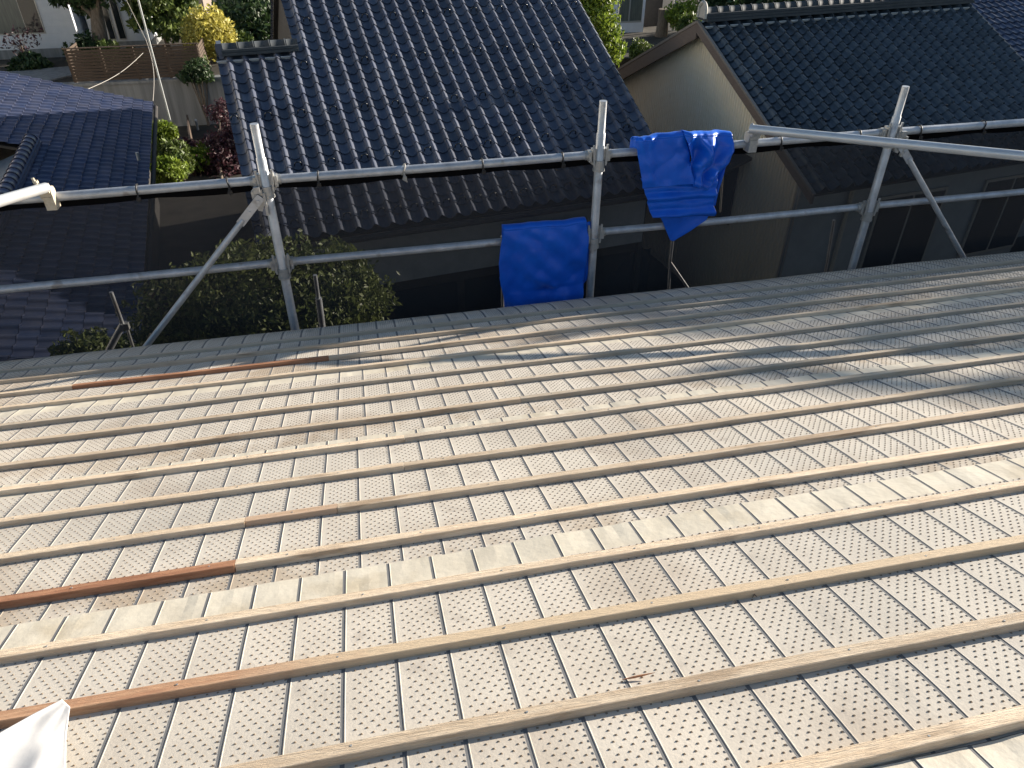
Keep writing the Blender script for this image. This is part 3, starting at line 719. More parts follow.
# corrugated gable wall
WX = .28; F_ = 23*h*cs-.62; K_ = 22*h*cs-.45
def gz_(t): return R0.z-.20-abs(t)*math.tan(R_(26))
mb = MB(); pitch = .080; n = int((F_+K_)/pitch*4); pts = []
for k in range(n+1):
    t = -K_+(F_+K_)*k/n; ph = (k % 4); off = (.0, .0, .0, -.05)[ph]
    P = R0+e*(WX-off)+nf*t; pts.append((Vector((P.x, P.y, gz_(t)+.06)), Vector((P.x, P.y, -H))))
vs = [p for ab in pts for p in ab]
mb.add(vs, [(2*k, 2*k+1, 2*k+3, 2*k+2) for k in range(n)])
mb.build('gable_wall', M['siding'], rt)
Pf = R0+nf*F_
mb = MB(); A = Pf+e*(WX+.0); mb.fbox(Vector((A.x, A.y, -H)), e*(24.0*w-WX-.4), -nf*.12, (0,0,gz_(F_)+H+.05)); mb.build('front_wall', M['wallgrey'], rt)
mb = MB(); B = Pf+e*(24.0*w-.4); mb.prism([Vector((B.x,B.y,-H)), Vector((B.x,B.y,gz_(F_)))]+[Vector((R0+e*(24*w-.4)).to_tuple()).lerp(Vector((R0+e*(24*w-.4)).to_tuple()),0)+ZZ*-.2]+[Vector(((B-nf*(F_+K_)).x,(B-nf*(F_+K_)).y,gz_(K_))), Vector(((B-nf*(F_+K_)).x,(B-nf*(F_+K_)).y,-H))], e*-.1); mb.build('gable_wall', M['siding'], rt)
for (a0, wd, z0, z1) in ((1.9, 1.7, -6.9, -5.2), (4.6, 1.6, -6.9, -5.2)):
    P = Pf+e*(WX+a0); P = Vector((P.x, P.y, 0))
    mb = MB(); mb.fbox(P+ZZ*z0+nf*.01, e*wd, nf*.04, (0,0,z1-z0)); fr = mb.build('window', M['frame'], rt)
    mb = MB(); mb.fbox(P+ZZ*(z0+.06)+nf*.045+e*.06, e*(wd/2-.09), nf*.012, (0,0,z1-z0-.12)); mb.fbox(P+ZZ*(z0+.06)+nf*.045+e*(wd/2+.03), e*(wd/2-.09), nf*.012, (0,0,z1-z0-.12)); mb.build('pane', M['glass'], fr)
mb = MB(); mb.tube([Pf+e*(WX+1.15)+nf*.06+ZZ*-1.9, Vector(((Pf+e*(WX+1.15)+nf*.06).x, (Pf+e*(WX+1.15)+nf*.06).y, -H))], .04, 12); mb.build('downpipe', M['trim'], rt)
# lean-to hood and window on the gable wall
P = R0+e*(WX-.01)+nf*(F_-1.5)
mb = MB(); mb.prism([Vector((P.x,P.y,-4.75)), Vector((P.x,P.y,-4.69)), Vector((P.x,P.y,-4.69))-e*.62-ZZ*.22, Vector((P.x,P.y,-4.75))-e*.62-ZZ*.22], -nf*1.9); mb.build('window_hood', M['walldark'], rt)
mb = MB(); mb.fbox(Vector((P.x,P.y,-6.2))-nf*.3-e*.03, -nf*1.3, -e*.03, (0,0,1.25)); mb.build('window', M['glass'], rt)

# ---- house on the left: ridge runs away from the camera
az = R_(-8.65); EL = Vector((math.sin(az), math.cos(az), 0)); SLv = Vector((-math.cos(az), math.sin(az), 0))
sl = R_(18); GL = -SLv*math.cos(sl)-ZZ*math.sin(sl)      # downslope
E1 = atZ(153, 103, -5.4); w, h = .265, .235
NF, NR = 9, 30
# front part: ridge 2.17 m up the slope; rear part climbs further
nl = EL.cross(GL); nl = nl if nl.z > 0 else -nl
lf = thing('tiled_house', 'left house with grey blue tile roof, partly sunlit, ridge running away', 'house', (E1.x-2, E1.y-7, -H))
OL = E1-GL*(30*h)                          # j = 30 is the eave
cut = lambda i, j: j >= 21 or i >= -21
tiles(OL, EL, GL, nl, -56, 0, 8, 30, w, h, 23, amp=.036, step=.022, keep=cut).build('roof', M['tile_left'], lf)
RL = OL+GL*(20.8*h)
ridge(lf, RL-EL*(56*w), RL-EL*(20.2*w), M['tile_left'], .115, .27, .34, 2, .0)
GB = SLv*math.cos(sl)-ZZ*math.sin(sl); nlb = EL.cross(GB); nlb = nlb if nlb.z > 0 else -nlb
mb = MB(); mb.fbox(RL-EL*(56*w), EL*(35*w), GB*4.5, -nlb*.05); mb.build('smooth_sheet_slope', mat('blue_metal_sheet', (.03,.06,.11), .4, var=(.04,.075,.13), nscale=3), lf)
mb = MB(); RL2 = OL+GL*(8*h); mb.fbox(RL2-EL*(21*w), EL*(21*w), GB*5, -nlb*.05); mb.build('rear_roof_slope', M['tile_left'], lf)
ridge(lf, RL2-EL*(21*w), RL2, M['tile_left'], .10, .27, .34, 2, .0)
mb = MB(); mb.fbox(OL+GL*(21*h)-nl*.07-EL*(56*w), EL*(56*w), GL*(9*h-.04), -nl*.05); mb.fbox(OL+GL*(8*h)-nl*.07-EL*(21*w), EL*(21*w-.02), GL*(13*h), -nl*.05); mb.build('eave_board', M['walldark'], lf)
mb = MB(); gE = OL+GL*(30*h+.05)-ZZ*.10; mb.tube([gE-EL*(56*w), gE], .05, 12); mb.build('gutter', M['walldark'], lf)
Ea = E1-EL*(55.5*w)-(-SLv)*.55
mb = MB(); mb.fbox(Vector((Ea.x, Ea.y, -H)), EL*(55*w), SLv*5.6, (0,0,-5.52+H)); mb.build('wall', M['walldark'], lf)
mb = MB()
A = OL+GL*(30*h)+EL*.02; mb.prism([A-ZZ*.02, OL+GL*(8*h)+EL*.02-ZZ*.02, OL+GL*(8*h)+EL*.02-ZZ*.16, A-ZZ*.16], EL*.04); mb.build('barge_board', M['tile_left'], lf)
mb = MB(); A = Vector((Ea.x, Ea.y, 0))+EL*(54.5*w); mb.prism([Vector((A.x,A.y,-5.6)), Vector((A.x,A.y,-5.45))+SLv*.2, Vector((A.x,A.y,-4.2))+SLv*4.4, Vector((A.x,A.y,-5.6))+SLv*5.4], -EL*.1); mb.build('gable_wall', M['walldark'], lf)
# vent pipe on the left roof
p = atZ(139, 160, -5.2); mb = MB(); mb.tube([p, p+ZZ*.16], .035, 12); mb.build('vent_cap', M['whitepole'], lf)

# ---- roof beyond the right house
QF = (16.2, 17.6, -3.85, 8.0, 24.0); O, e, g, nn = frame(QF); nn = nn if nn.z > 0 else -nn
w, h = .265, .235
fr = thing('tiled_house', 'house beyond the glossy roof at the top right, pale blue tile roof', 'house', (O.x+3, O.y, -H))
tiles(O, e, g, nn, -10, 26, -9, 16, w, h, 33, amp=.03, step=.03).build('roof', M['tile_far'], fr)
R0 = O+g*(-9*h); gb = Vector((-g.x, -g.y, g.z)); nb = e.cross(gb); nb = nb if nb.z > 0 else -nb
mb = MB(); mb.fbox(R0-e*(10*w), e*(36*w), gb*5, -nb*.06); mb.fbox(R0-e*(10*w)-nn*.06, e*(36*w), g*(25*h-.02), -nn*.06); mb.build('rear_roof_slope', M['tile_far'], fr)
ridge(fr, R0-e*(10*w), R0+e*(26*w), M['tile_far'], .09, .27, .36, 3, .0)
nf = Vector((g.x, g.y, 0)).normalized(); A = R0-e*(9*w)+nf*4.7
mb = MB(); mb.fbox(Vector((A.x,A.y,-H)), e*(34*w), -nf*8.6, (0,0,H-6.2)); mb.build('wall', M['wallgrey'], fr)
# ---- unseen taller house on the right, added to keep the right roof in shade
A = Vector((26, 13.5, -H)); nb_ = thing('shade_house', 'unseen tall plain house added beyond the right edge to shade the right roof', 'house', A)
mb = MB(); mb.fbox(A, (7,.9,0), (-.9,7,0), (0,0,8.4)); mb.build('wall', M['wallgrey'], nb_)
mb = MB(); mb.prism([A+Vector((-.5,-.6,8.4)), A+Vector((3.4,-.1,10.0)), A+Vector((7.6,.5,8.4))], (-1.05,8.2,0)); mb.build('roof', M['tile_mid'], nb_)

# ================================================================== GROUND, TERRACE, FAR THINGS
def sheet(name, x0, x1, y0, y1, z, m, kind='structure', n=30, amp=.0):
    mb = MB(); mb.grid(lambda u, v: Vector((x0+(x1-x0)*u, y0+(y1-y0)*v, z+amp*(vn(u*n, v*n, 77)-.5))), n, n)
    o = mb.build(name, m, None, ((x0+x1)/2, (y0+y1)/2, z)); o['kind'] = kind; return o
sheet('ground', -600, 600, -600, 600, -H, M['soil'], n=8)
ZTR = -6.62
mb = MB(); mb.fbox((-60, 30.75, -H+.002), (150,0,0), (0,160,0), (0,0,ZTR+H)); o = mb.build('terrace_ground', M['soil'], None, (0,60,ZTR)); o['kind'] = 'structure'
ret = MB(); ret.fbox((-40, 30.45, -H), (42,0,0), (0,.28,0), (0,0,ZTR+H+.03)); ret.fbox((-40, 30.40, ZTR+.03), (42,0,0), (0,.36,0), (0,0,.09))
o = ret.build('retaining_wall', M['concrete'], None, (-8,30.6,-H)); tag(o, 'streaky grey concrete retaining wall below the wooden slat fence', 'wall')
# slatted fence on it
fa = atY(76, 88, 30.6); fb = atY(206, 86, 30.6)
fe = thing('slat_fence', 'brown horizontal slat fence on top of the concrete wall', 'fence', (fa.x, 30.6, ZTR+.12))
L = fb.x-fa.x
for k in range(10):
    mb = MB(); mb.fbox((fa.x, 30.58, ZTR+.16+k*.105), (L,0,0), (0,.025,0), (0,0,.084)); mb.build('slat', M['slat'], fe)
for k in range(5):
    mb = MB(); mb.fbox((fa.x+(L-.09)*k/4, 30.61, ZTR+.12), (.09,0,0), (0,.09,0), (0,0,1.12)); mb.build('fence_post', M['slat'], fe)
for (xx, s) in ((fa.x-.02, 1), (fb.x, 1)):
    for k in range(9):
        mb = MB(); mb.fbox((xx, 30.64, ZTR+.16+k*.115), (.025,0,0), (0,1.6,0), (0,0,.09)); mb.build('slat', M['slat'], fe)
mb = MB(); mb.fbox((fa.x-.05,30.56,ZTR+1.24), (L+.1,0,0), (0,.1,0), (0,0,.03)); mb.build('top_cap', M['slat'], fe)
# white house
YW = 36.0
wa = atY(0, 60, YW); 
def xw(u, v=55, Y=YW): return atY(u, v, Y).x
def zw(v, u=60, Y=YW): return atY(u, v, Y).z
wh = thing('white_house', 'white sided house at the top left with a wide window and tall dark slits', 'house', (xw(30), YW, ZTR))
xb, xc = xw(76, 30), xw(149, 50)
mb = MB(); mb.fbox((xb-14, YW, ZTR+.35), (14,0,0), (0,7,0), (0,0,5.6)); mb.fbox((xb+.25, YW+.9, ZTR+.35), (xc-xb-.25,0,0), (0,6,0), (0,0,5.6))
for k in range(22):
    z = ZTR+.42+k*.25; mb.fbox((xb-14, YW-.018, z), (14,0,0), (0,.02,0), (0,0,.235)); mb.fbox((xb+.25, YW+.882, z), (xc-xb-.25,0,0), (0,.02,0), (0,0,.235))
mb.build('wall', M['wallwhite'], wh)
mb = MB(); mb.fbox((xb-14, YW-.02, ZTR), (14,0,0), (0,7,0), (0,0,.35)); mb.fbox((xb+.25, YW+.88, ZTR), (xc-xb-.25,0,0), (0,6,0), (0,0,.35)); mb.build('plinth', M['concrete'], wh)
mb = MB(); mb.prism([(xb-14.6,YW-.7,ZTR+5.9),(xb-14.6,YW+3.4,ZTR+7.6),(xb-14.6,YW+8,ZTR+5.9)], (xc-xb+15,0,0)); mb.build('roof', M['tile_mid'], wh)
x0, x1 = xw(-18, 20), xw(46, 32); z0 = zw(33.5, 40); z1 = z0+2.0
mb = MB(); mb.fbox((x0, YW-.05, z0), (x1-x0,0,0), (0,.04,0), (0,0,z1-z0)); wf = mb.build('window', M['frame'], wh)
xm = xw(24, 20); mb = MB(); mb.fbox((x0+.05, YW-.062, z0+.05), (xm-x0-.08,0,0), (0,.015,0), (0,0,z1-z0-.1)); mb.build('curtained_pane', M['curtain'], wf)
mb = MB(); mb.fbox((xm, YW-.062, z0+.05), (x1-xm-.05,0,0), (0,.015,0), (0,0,z1-z0-.1)); mb.build('pane', M['glass'], wf)
for (ua, ub) in ((103.5,110.5),(113.5,121)):
    xa, xd = xw(ua+6, 38, YW+.86), xw(ub+6, 38, YW+.86); zb = zw(39.5, 120, YW+.86)
    mb = MB(); mb.fbox((xa, YW+.83, zb), (xd-xa,0,0), (0,.04,0), (0,0,2.3)); wf = mb.build('slit_window', M['frame'], wh)
    mb = MB(); mb.fbox((xa+.03, YW+.82, zb+.04), (xd-xa-.06,0,0), (0,.012,0), (0,0,2.22)); mb.build('pane', M['glass'], wf)
# brown building behind the trees at top left
xg = xw(150, 30, 40); mb = MB(); 
bh = thing('garden_shed', 'low dull brown building half hidden behind the tall trees', 'shed', (xg+1.5, 40, ZTR))
mb.fbox((xg, 40, ZTR), (2.6,0,0), (0,3,0), (0,0,4.2)); mb.build('wall', mat('dull_render', (.20,.165,.14), .85, var=(.26,.21,.18), nscale=3), bh)
mb = MB(); mb.fbox((xg-.2, 39.8, ZTR+4.2), (3.0,0,0), (0,3.4,0), (0,0,.12)); mb.build('roof', M['walldark'], bh)

# house beyond, top centre
YC = 36.0
hc = thing('pale_house', 'pale panelled house beyond the tile roofs at the top centre', 'house', (xw(650,20,YC), YC, ZTR))
xa, xd = atY(612, 30, YC).x, atY(643, 30, YC).x
zA = atY(630, 48, YC).z; zB = atY(630, 22, YC).z
mb = MB(); mb.fbox((xa, YC, ZTR), (xd-xa,0,0), (0,4,0), (0,0,max(.3, zB-ZTR))); mb.fbox((xa, YC, zB), (.25,0,0), (0,4,0), (0,0,2.2)); mb.fbox((xd-.12, YC, zB), (.12,0,0), (0,4,0), (0,0,2.2)); mb.build('wall', M['wallwhite'], hc)
mb = MB(); mb.fbox((xa+.25, YC+.04, zB), (xd-xa-.37,0,0), (0,.04,0), (0,0,2.2)); wf = mb.build('window', M['curtain'], hc)
mb = MB(); mb.fbox((xa+.25, YC-.01, zB-.03), (xd-xa-.37,0,0), (0,.06,0), (0,0,.07)); mb.fbox(((xa+xd)/2, YC-.005, zB), (.05,0,0), (0,.05,0), (0,0,2.2)); mb.build('frame', M['frame'], wf)
xe = atY(672, 25, YC).x
mb = MB(); mb.fbox((xd, YC+1.4, ZTR), (xe-xd,0,0), (0,.2,0), (0,0,4.2)); mb.fbox((xa-.3, YC-.3, ZTR+3.9), (xe-xa+.6,0,0), (0,6,0), (0,0,.15)); mb.build('recessed_porch', M['walldark'], hc)
mb = MB(); mb.fbox((xe-.02, YC-.05, ZTR), (.12,0,0), (0,.12,0), (0,0,3.9)); mb.build('porch_post', M['trim'], hc)
def pole(name, label, u, v, Y, r, m, htop, cat='pole', lean=0):
    p = atY(u, v, Y); z0 = ZTR if Y > 31 else -H; p.z = z0
    mb = MB(); mb.tube([p, p+Vector((lean*.5, 0, htop/2)), p+Vector((lean, 0, htop))], [r, r*.92, r*.85], 12); o = mb.build(name, M[m], None, p); return tag(o, label, cat)
pole('pole', 'thin pale metal pole in front of the pale house window', 616, 40, 34.5, .035, 'whitepole', 5)
pole('pole', 'thin pale steel pole rising from the left garden across the concrete wall', 178, 150, 27.0, .032, 'whitepole', 7.5)
pp = thing('utility_pole', 'grey utility pole among the trees at the top left', 'pole', atZ(192, 52, ZTR))
q = Vector(pp.location)-Vector((0,0,H)); mb = MB(); mb.tube([q, q+ZZ*8], [.13,.10], 14); mb.build('shaft', M['whitepole'], pp)
mb = MB(); mb.tube([q+Vector((.24,-.1,0)), q+Vector((.2,-.1,3.2))], .05, 10); mb.tube([q+Vector((-.22,-.1,2.0)), q+Vector((.3,-.1,2.0))], .03, 8); mb.build('conduit', M['trim'], pp)
# cable sagging from the pole to the left house
a = atY(143, 53, 30.0); b = atY(88, 89, 23.5); pts = [a.lerp(b, t)-ZZ*.12*math.sin(math.pi*t) for t in [k/10 for k in range(11)]]
mb = MB(); mb.tube(pts, .009, 6); o = mb.build('cable', M['cordw'], None, a); tag(o, 'pale cable sagging in front of the slat fence to the left roof', 'cable')
a = atY(146, 40, 29.0); b = atY(153, 101, 24.0); pts = [a.lerp(b, t)+Vector((.12*math.sin(math.pi*t),0,0)) for t in [k/8 for k in range(9)]]
mb = MB(); mb.tube([a+ZZ*4+Vector((-.9,0,0))]+pts, .009, 6); o = mb.build('cable', M['cordw'], None, a); tag(o, 'pale cable dropping to the far corner of the left roof', 'cable')
mb = MB(); p = atZ(198, 130, -H); mb.tube([p, p+ZZ*.32, p+Vector((.02,-.06,.38))], .045, 10); o = mb.build('standpipe', M['whitepole'], None, p); tag(o, 'short pale standpipe at the foot of the concrete wall', 'pipe')
# paths
def patch(name, pts, z, m):
    mb = MB(); P = [atZ(u, v, z) for u, v in pts]; mb.prism(P, (0,0,-.05)); o = mb.build(name, m, None, P[0]); o['kind'] = 'structure'
patch('path', [(158,152),(190,146),(214,144),(214,160),(190,166),(158,166)], -H+.06, M['gravel'])
patch('path', [(196,6),(216,6),(216,30),(190,30)], ZTR+.06, M['gravel'])
patch('path', [(-40,76),(70,66),(76,74),(-40,100)], ZTR+.055, M['concrete'])
mb = MB(); a = atZ(190,130,-H); b = atZ(195,176,-H); mb.fbox(a, b-a, (.06,0,0), (0,0,.55)); o = mb.build('garden_fence', M['slat'], None, a); tag(o, 'low narrow wooden garden divider beside the round clipped shrubs', 'fence')
mb = MB(); p = atZ(703/1, 30, ZTR); p = atY(632+30, 30, 34.8); p.z = ZTR; mb.tube([p, p+ZZ*.7, p+ZZ*1.15], [.30,.24,.26], 12); o = mb.build('tree_stump', M['bark'], None, p); tag(o, 'cut brown tree stump before the dark porch', 'stump')

# ------------------------------------------------------------------ trees
def leafcloud(mb, blobs, n, size, seed, flat=.6, mi=0):
    rnd = random.Random(seed); tot = sum(b[1]**2 for b in blobs)
    for (c, r, *sq) in blobs:
        c = Vector(c); sz = sq[0] if sq else .8
        for _ in range(int(n*r*r/tot)):
            while True:
                p = Vector((rnd.uniform(-1,1), rnd.uniform(-1,1), rnd.uniform(-1,1)))
                if p.length < 1 and p.length > .25+.3*rnd.random(): break
            k = .6+.75*vn(p.x*2.6+c.x, p.y*2.6+p.z*2.1, seed)
            P = c+Vector((p.x*r*k, p.y*r*k, p.z*r*sz*k))
            s = size*rnd.uniform(.6, 1.35)
            a = Vector((rnd.gauss(0,1), rnd.gauss(0,1), rnd.gauss(0,flat))).normalized(); b = a.orthogonal().normalized()
            b = (Matrix.Rotation(rnd.uniform(0, 6.28), 3, a) @ b); cc = a.cross(b)
            vs = [P-b*s, P+cc*s*.42-a*s*.08, P+b*s, P-cc*s*.42-a*s*.08]
            mb.add(vs, [(0,1,2),(0,2,3)], mi)
def tree(name, label, cat, base, height, blobs, n, size, lm, seed, tr=.12, group=None, stems=6, trunk_to=None):
    rnd = random.Random(seed); base = Vector(base)
    t = thing(name, label, cat, base, group)
    cm = sum((Vector(b[0]) for b in blobs), Vector())/len(blobs)
    top = Vector(trunk_to) if trunk_to else cm
    mb = MB(); mid_ = base.lerp(top, .5)+Vector((rnd.uniform(-.08,.08)*height*.3, 0, 0))
    mb.tube([base, mid_, top], [tr, tr*.75, tr*.4], 10)
    for k in range(stems):
        bl = blobs[k % len(blobs)]; q = Vector(bl[0])+Vector((rnd.uniform(-.4,.4), rnd.uniform(-.4,.4), rnd.uniform(-.2,.4)))*bl[1]
        s = base.lerp(top, rnd.uniform(.45, .95)); mb.tube([s, s.lerp(q, .5)+ZZ*.1*rnd.random(), q], [tr*.4, tr*.22, tr*.06], 6)
    mb.build('trunk', M['bark'], t)
    mb = MB(); leafcloud(mb, blobs, n, size, seed); mb.build('crown', lm, t)
    return t
def B(u, v, Y, r, sq=.8): return (atY(u, v, Y), r, sq)
# tree growing between the houses, seen through the net
gs = -H
tree('garden_tree', 'broad leafy green tree just beyond the net, below the middle roof', 'tree', (-.9, 8.3, gs), 4.4,
     [B(200,315,8.3,.75), B(265,300,8.2,.95), B(330,290,8.4,.75), B(240,275,8.8,.55), B(365,300,8.3,.45), B(300,340,8.0,.8), B(180,345,8.2,.7), B(345,270,8.7,.40)], 22000, .040, M['leaf_net'], 101, .09, trunk_to=atY(262,320,8.3))
tree('garden_tree', 'small leafy bush top poking up above the roof edge at the left', 'tree', (-2.6, 7.2, gs), 4,
     [B(92,352,7.2,.33), B(74,360,7.2,.28), B(118,358,7.3,.3), B(150,366,7.4,.4)], 4200, .038, M['leaf_net'], 102, .07, trunk_to=atY(95,370,7.2))
# garden by the concrete wall
def bush(label, u, v, Y, r, m, seed, n=1800, size=.09, sq=.8, z=None):
    c = atY(u, v, Y); z0 = ZTR if Y > 31 else -H
    t = thing('shrub', label, 'shrub', (c.x, c.y, z0)); mb = MB(); mb.tube([(c.x,c.y,z0),(c.x,c.y,c.z)], .05, 7)
    for k in range(5): mb.tube([(c.x,c.y,z0+.1), c+Vector((random.uniform(-.6,.6)*r, random.uniform(-.4,.4)*r, random.uniform(-.2,.4)*r))], .02, 5)
    mb.build('stem', M['bark'], t)
    mb = MB(); leafcloud(mb, [(c, r, sq), (c+Vector((r*.45,0,-r*.2)), r*.6, sq), (c-Vector((r*.5,0.1,r*.1)), r*.6, sq)], n, size, seed); mb.build('foliage', M[m], t)
bush('round bright green clipped shrub nearest the wall foot', 163, 132, 26.5, .42, 'leaf_lime', 201)
bush('round bright green clipped shrub low beside the left roof edge', 168, 170, 23.5, .50, 'leaf_lime', 202)
bush('dark green loose shrub between the two clipped shrubs', 170, 152, 24.5, .50, 'leaf_mid', 203)
bush('yellow green leafy shrub right of the thin steel pole', 197, 158, 25, .48, 'leaf_lime', 204)
bush('low green shrub right of the lower clipped shrub', 180, 164, 24, .38, 'leaf_mid', 205)
bush('small pink tinged shrub under the steel pole', 184, 146, 26, .35, 'leaf_red', 210, 900)
tree('small_tree', 'purple leaved small tree at the left edge of the middle roof', 'tree', atZ(222,182,-H), 2.2,
     [B(215,150,25.5,.75), B(225,165,25,.8), B(208,172,25,.6), B(232,140,26,.6), B(222,112,27.5,.55)], 4200, .075, M['leaf_red'], 206, .06)
# upper terrace, left
tree('large_tree', 'large thick trunked dark green tree before the white house', 'tree', atZ(104,66,ZTR), 4.6,
     [B(72,-12,34,.75), B(92,-26,34,1.1), B(56,-20,34,.9), B(108,-36,34,1.1), B(84,6,34.5,.40), B(56,0,34.5,.3)], 4800, .14, M['leaf_dark'], 207, .34, trunk_to=atY(92,-20,34.2), stems=8)
bush('dark shrub at the foot of the large tree', 88, 52, 33.6, .75, 'leaf_dark', 208, 2500, .11)
bush('green shrub with pale leaves right of the large trunk', 108, 52, 33.0, .45, 'leaf_mid', 209, 1300, .1)
bush('long low green hedge clump under the narrow windows', 128, 56, 34.2, .55, 'leaf_mid', 211, 1800, .09, .5)
bush('wide dark green shrub below the wide window', 30, 66, 34.0, .75, 'leaf_dark', 212, 3000, .11, .55)
tree('small_tree', 'bare thin young maple before the white wall', 'tree', atZ(28,62,ZTR), 2.2,
     [B(18,38,34.3,.55), B(30,36,34.3,.5), B(22,50,34.3,.4), B(10,44,34.3,.4)], 190, .075, M['leaf_red'], 213, .045, stems=9)
tree('slender_tree', 'slender multi leaved tree left of the utility pole', 'tree', atZ(172,56,ZTR), 4.2,
     [B(140,6,34,.55), B(158,24,34,.45), B(172,30,34,.45), B(150,-10,34,.8), B(180,16,34.3,.4), B(136,24,34,.30)], 2600, .13, M['leaf_mid'], 214, .10, stems=8)
tree('slender_tree', 'second slender tree with pinkish trunk close to the slat fence', 'tree', atZ(166,50,ZTR), 4.0,
     [B(164,6,35,.6), B(176,-4,35,.8), B(186,6,35,.5)], 1800, .13, M['leaf_mid'], 215, .08)
tree('golden_tree', 'sunlit golden yellow bushy tree above the fence corner', 'tree', atZ(208,66,ZTR), 1.8,
     [B(206,34,33.0,.95,.95), B(216,42,33.0,.75), B(198,44,33,.65), B(200,26,33.3,.6), B(214,28,33.2,.6)], 6500, .085, M['leaf_gold'], 216, .08)
bush('pale feathery shrub hanging over the fence end', 196, 58, 31.6, .42, 'leaf_mid', 217, 1200, .08)
bush('dark creeper over the right end of the slat fence', 196, 72, 30.3, .55, 'leaf_dark', 218, 1500, .08)
for k, (u, v, Y, r, m, lab) in enumerate(((240,22,36,1.3,'leaf_dark','tall dark hedge tree just left of the middle roof'), (262,30,35,1.2,'leaf_dark','dark green bushy tree tight against the middle roof edge'), (250,2,38,1.4,'leaf_dark','deep green tree in the shade at the top left of the middle roof'), (275,10,37,1.2,'leaf_dark','dark tree touching the top of the picture by the roof verge'), (232,44,34,.8,'leaf_mid','low green shrub above the small ridge of the middle house'))):
    bush(lab, u, v, Y, r, m, 230+k, 2600, .13)
tree('lime_tree', 'bright yellow green tree right behind the middle roof verge', 'tree', (atY(600,30,29).x, 29, -H), 3.0,
     [B(598,16,29,.75), B(605,34,29,.70), B(611,50,29,.62), B(592,0,29.5,.8), B(600,-10,29.5,.9)], 6500, .085, M['leaf_lime'], 240, .08)
bush('yellow green shrub behind the ridge end of the right house', 683, 14, 33.5, .75, 'leaf_lime', 241, 2200, .09)
bush('grey green shrub under the far white post', 690, 24, 31.5, .6, 'leaf_mid', 242, 1500, .09)
bush('low plant row along the far eave of the cream gable house', 640, 50, 30.0, .5, 'leaf_mid', 243, 1200, .07)
for k, (u, v, Y, r, m, lab) in enumerate(((722,0,34,1.1,'leaf_dark','dark shrub in the gap behind the arched ridge end tile'), (760,-6,35,1.4,'leaf_dark','dark tree above the left third of the right ridge'), (805,-10,36,1.5,'leaf_mid','green tree top above the middle of the right ridge'), (860,-14,36,1.5,'leaf_dark','dark tree above the right half of the right ridge'), (915,-18,36,1.5,'leaf_dark','dark tree top beyond the right end of the right ridge'))):
    bush(lab, u, v, Y, r, m, 260+k, 2400, .13)
# unseen netted scaffold towards the sun, added to half shade the right of the roof
M['net2'] = bpy.data.materials.new('shade_mesh_net'); M['net2'].use_nodes = True
_n = M['net2'].node_tree; _n.nodes.remove(_n.nodes['Principled BSDF'])
_d = _n.nodes.new('ShaderNodeBsdfDiffuse'); _d.inputs[0].default_value = (.25,.26,.27,1); _t = _n.nodes.new('ShaderNodeBsdfTransparent'); _m = _n.nodes.new('ShaderNodeMixShader'); _m.inputs[0].default_value = .70
_n.links.new(_t.outputs[0], _m.inputs[1]); _n.links.new(_d.outputs[0], _m.inputs[2]); _n.links.new(_m.outputs[0], _n.nodes['Material Output'].inputs[0])
ss = thing('shade_scaffold', 'unseen net wrapped scaffold added outside the right edge to shade the roof', 'scaffold', (12, 1.5, -H))
for k in range(6):
    mb = MB(); mb.tube([(12, -3.2+1.81*k, -H), (12, -3.2+1.81*k, 1.0)], .0243, 12); mb.build('post', M['steel'], ss)
for z in (.78, .3, -1.2, -3, -5, -7):
    mb = MB(); mb.tube([(12, -3.2, z), (12, 5.86, z)], .0225, 12); mb.build('guard_rail', M['steel'], ss)
mb = MB(); mb.fbox((12.03, 2.0, .89), (.02,0,0), (0,3.15,.03), (0,0,.10)); mb.build('shade_board', M['wood'], ss)  # board added to cast a streak of shade across the roof
mb = MB(); mb.grid(lambda u, v: Vector((11.96+.02*vn(u*9, v*9, 3), -3.2+9.06*u, .78-8.5*v+.02*math.sin(u*40))), 40, 30); mb.build('shade_net', M['net2'], ss)
A = Vector((-13.5, 4, -H)); ph = thing('bounce_building', 'unseen pale building added outside the left edge to bounce sun onto the gable', 'building', A)  # unseen building, added as a reflector for the cream gable wall
mb = MB(); mb.fbox(A, (-8,0,0), (0,21,0), (0,0,10.6)); mb.build('wall', mat('bounce_render', (.78,.72,.62), .9, var=(.82,.77,.68), nscale=2), ph)
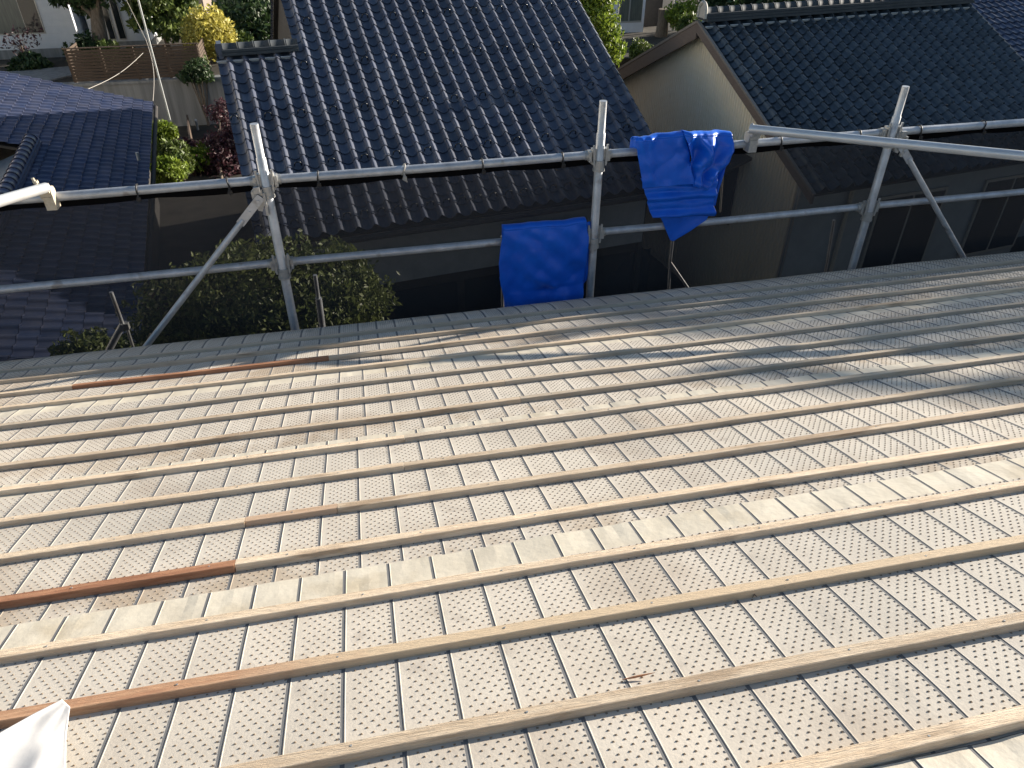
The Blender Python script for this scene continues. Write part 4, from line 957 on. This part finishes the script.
mb = MB(); mb.fbox(A+Vector((.3,-.3,10.6)), (-8.6,0,0), (0,21.6,0), (0,0,.2)); mb.build('roof', M['tile_mid'], ph)
tree('shade_tree', 'unseen loose crowned tree added outside the right edge to dapple the roof shade', 'tree', (12, 4.9, -H), 7.0,  # unseen tree, added for dappled shade on the roof
     [((12,4.9,.45),.42,.9), ((12.1,4.35,.55),.40,.9), ((12,5.6,.55),.30), ((12.1,5.95,.75),.25), ((11.9,4.0,.75),.38), ((12,3.4,.5),.5)], 750, .07, M['leaf_mid'], 300, .10, trunk_to=(12,4.9,.2), stems=10)

# ================================================================== LIGHT, SKY, CAMERA
SUN_AZ, SUN_EL = R_(15.2), R_(13.2)       # from +X towards +Y
sd = Vector((math.cos(SUN_EL)*math.cos(SUN_AZ), math.cos(SUN_EL)*math.sin(SUN_AZ), math.sin(SUN_EL)))
sun = bpy.data.lights.new('sun', 'SUN'); sun.energy = 5.0; sun.angle = R_(.55); sun.color = (1.0, .90, .77)
so = bpy.data.objects.new('sun', sun); col.objects.link(so); so.rotation_euler = sd.to_track_quat('Z', 'Y').to_euler(); so.location = (30, 10, 30)
wd = bpy.data.worlds.new('World'); scene.world = wd; wd.use_nodes = True; nt = wd.node_tree
sky = nt.nodes.new('ShaderNodeTexSky'); sky.sky_type = 'NISHITA'; sky.sun_disc = False
sky.sun_elevation = SUN_EL; sky.sun_rotation = math.pi/2-SUN_AZ
sky.air_density = 1.0; sky.dust_density = .6; sky.ozone_density = 1.5
bg = nt.nodes['Background']; bg.inputs['Strength'].default_value = .07; nt.links.new(sky.outputs[0], bg.inputs['Color'])
cam = bpy.data.cameras.new('camera'); cam.sensor_width = 36; cam.lens = FP/1024*36; cam.clip_start = .02; cam.clip_end = 2000
co = bpy.data.objects.new('camera', cam); col.objects.link(co)
mw = Matrix((CR, CU, -CF)).transposed().to_4x4(); mw.translation = Vector((0, 0, H)); co.matrix_world = mw
scene.camera = co
scene.render.resolution_x = 1024; scene.render.resolution_y = 768
scene.view_settings.view_transform = 'Standard'; scene.view_settings.look = 'None'; scene.view_settings.gamma = 1
scene.view_settings.exposure = 1.22
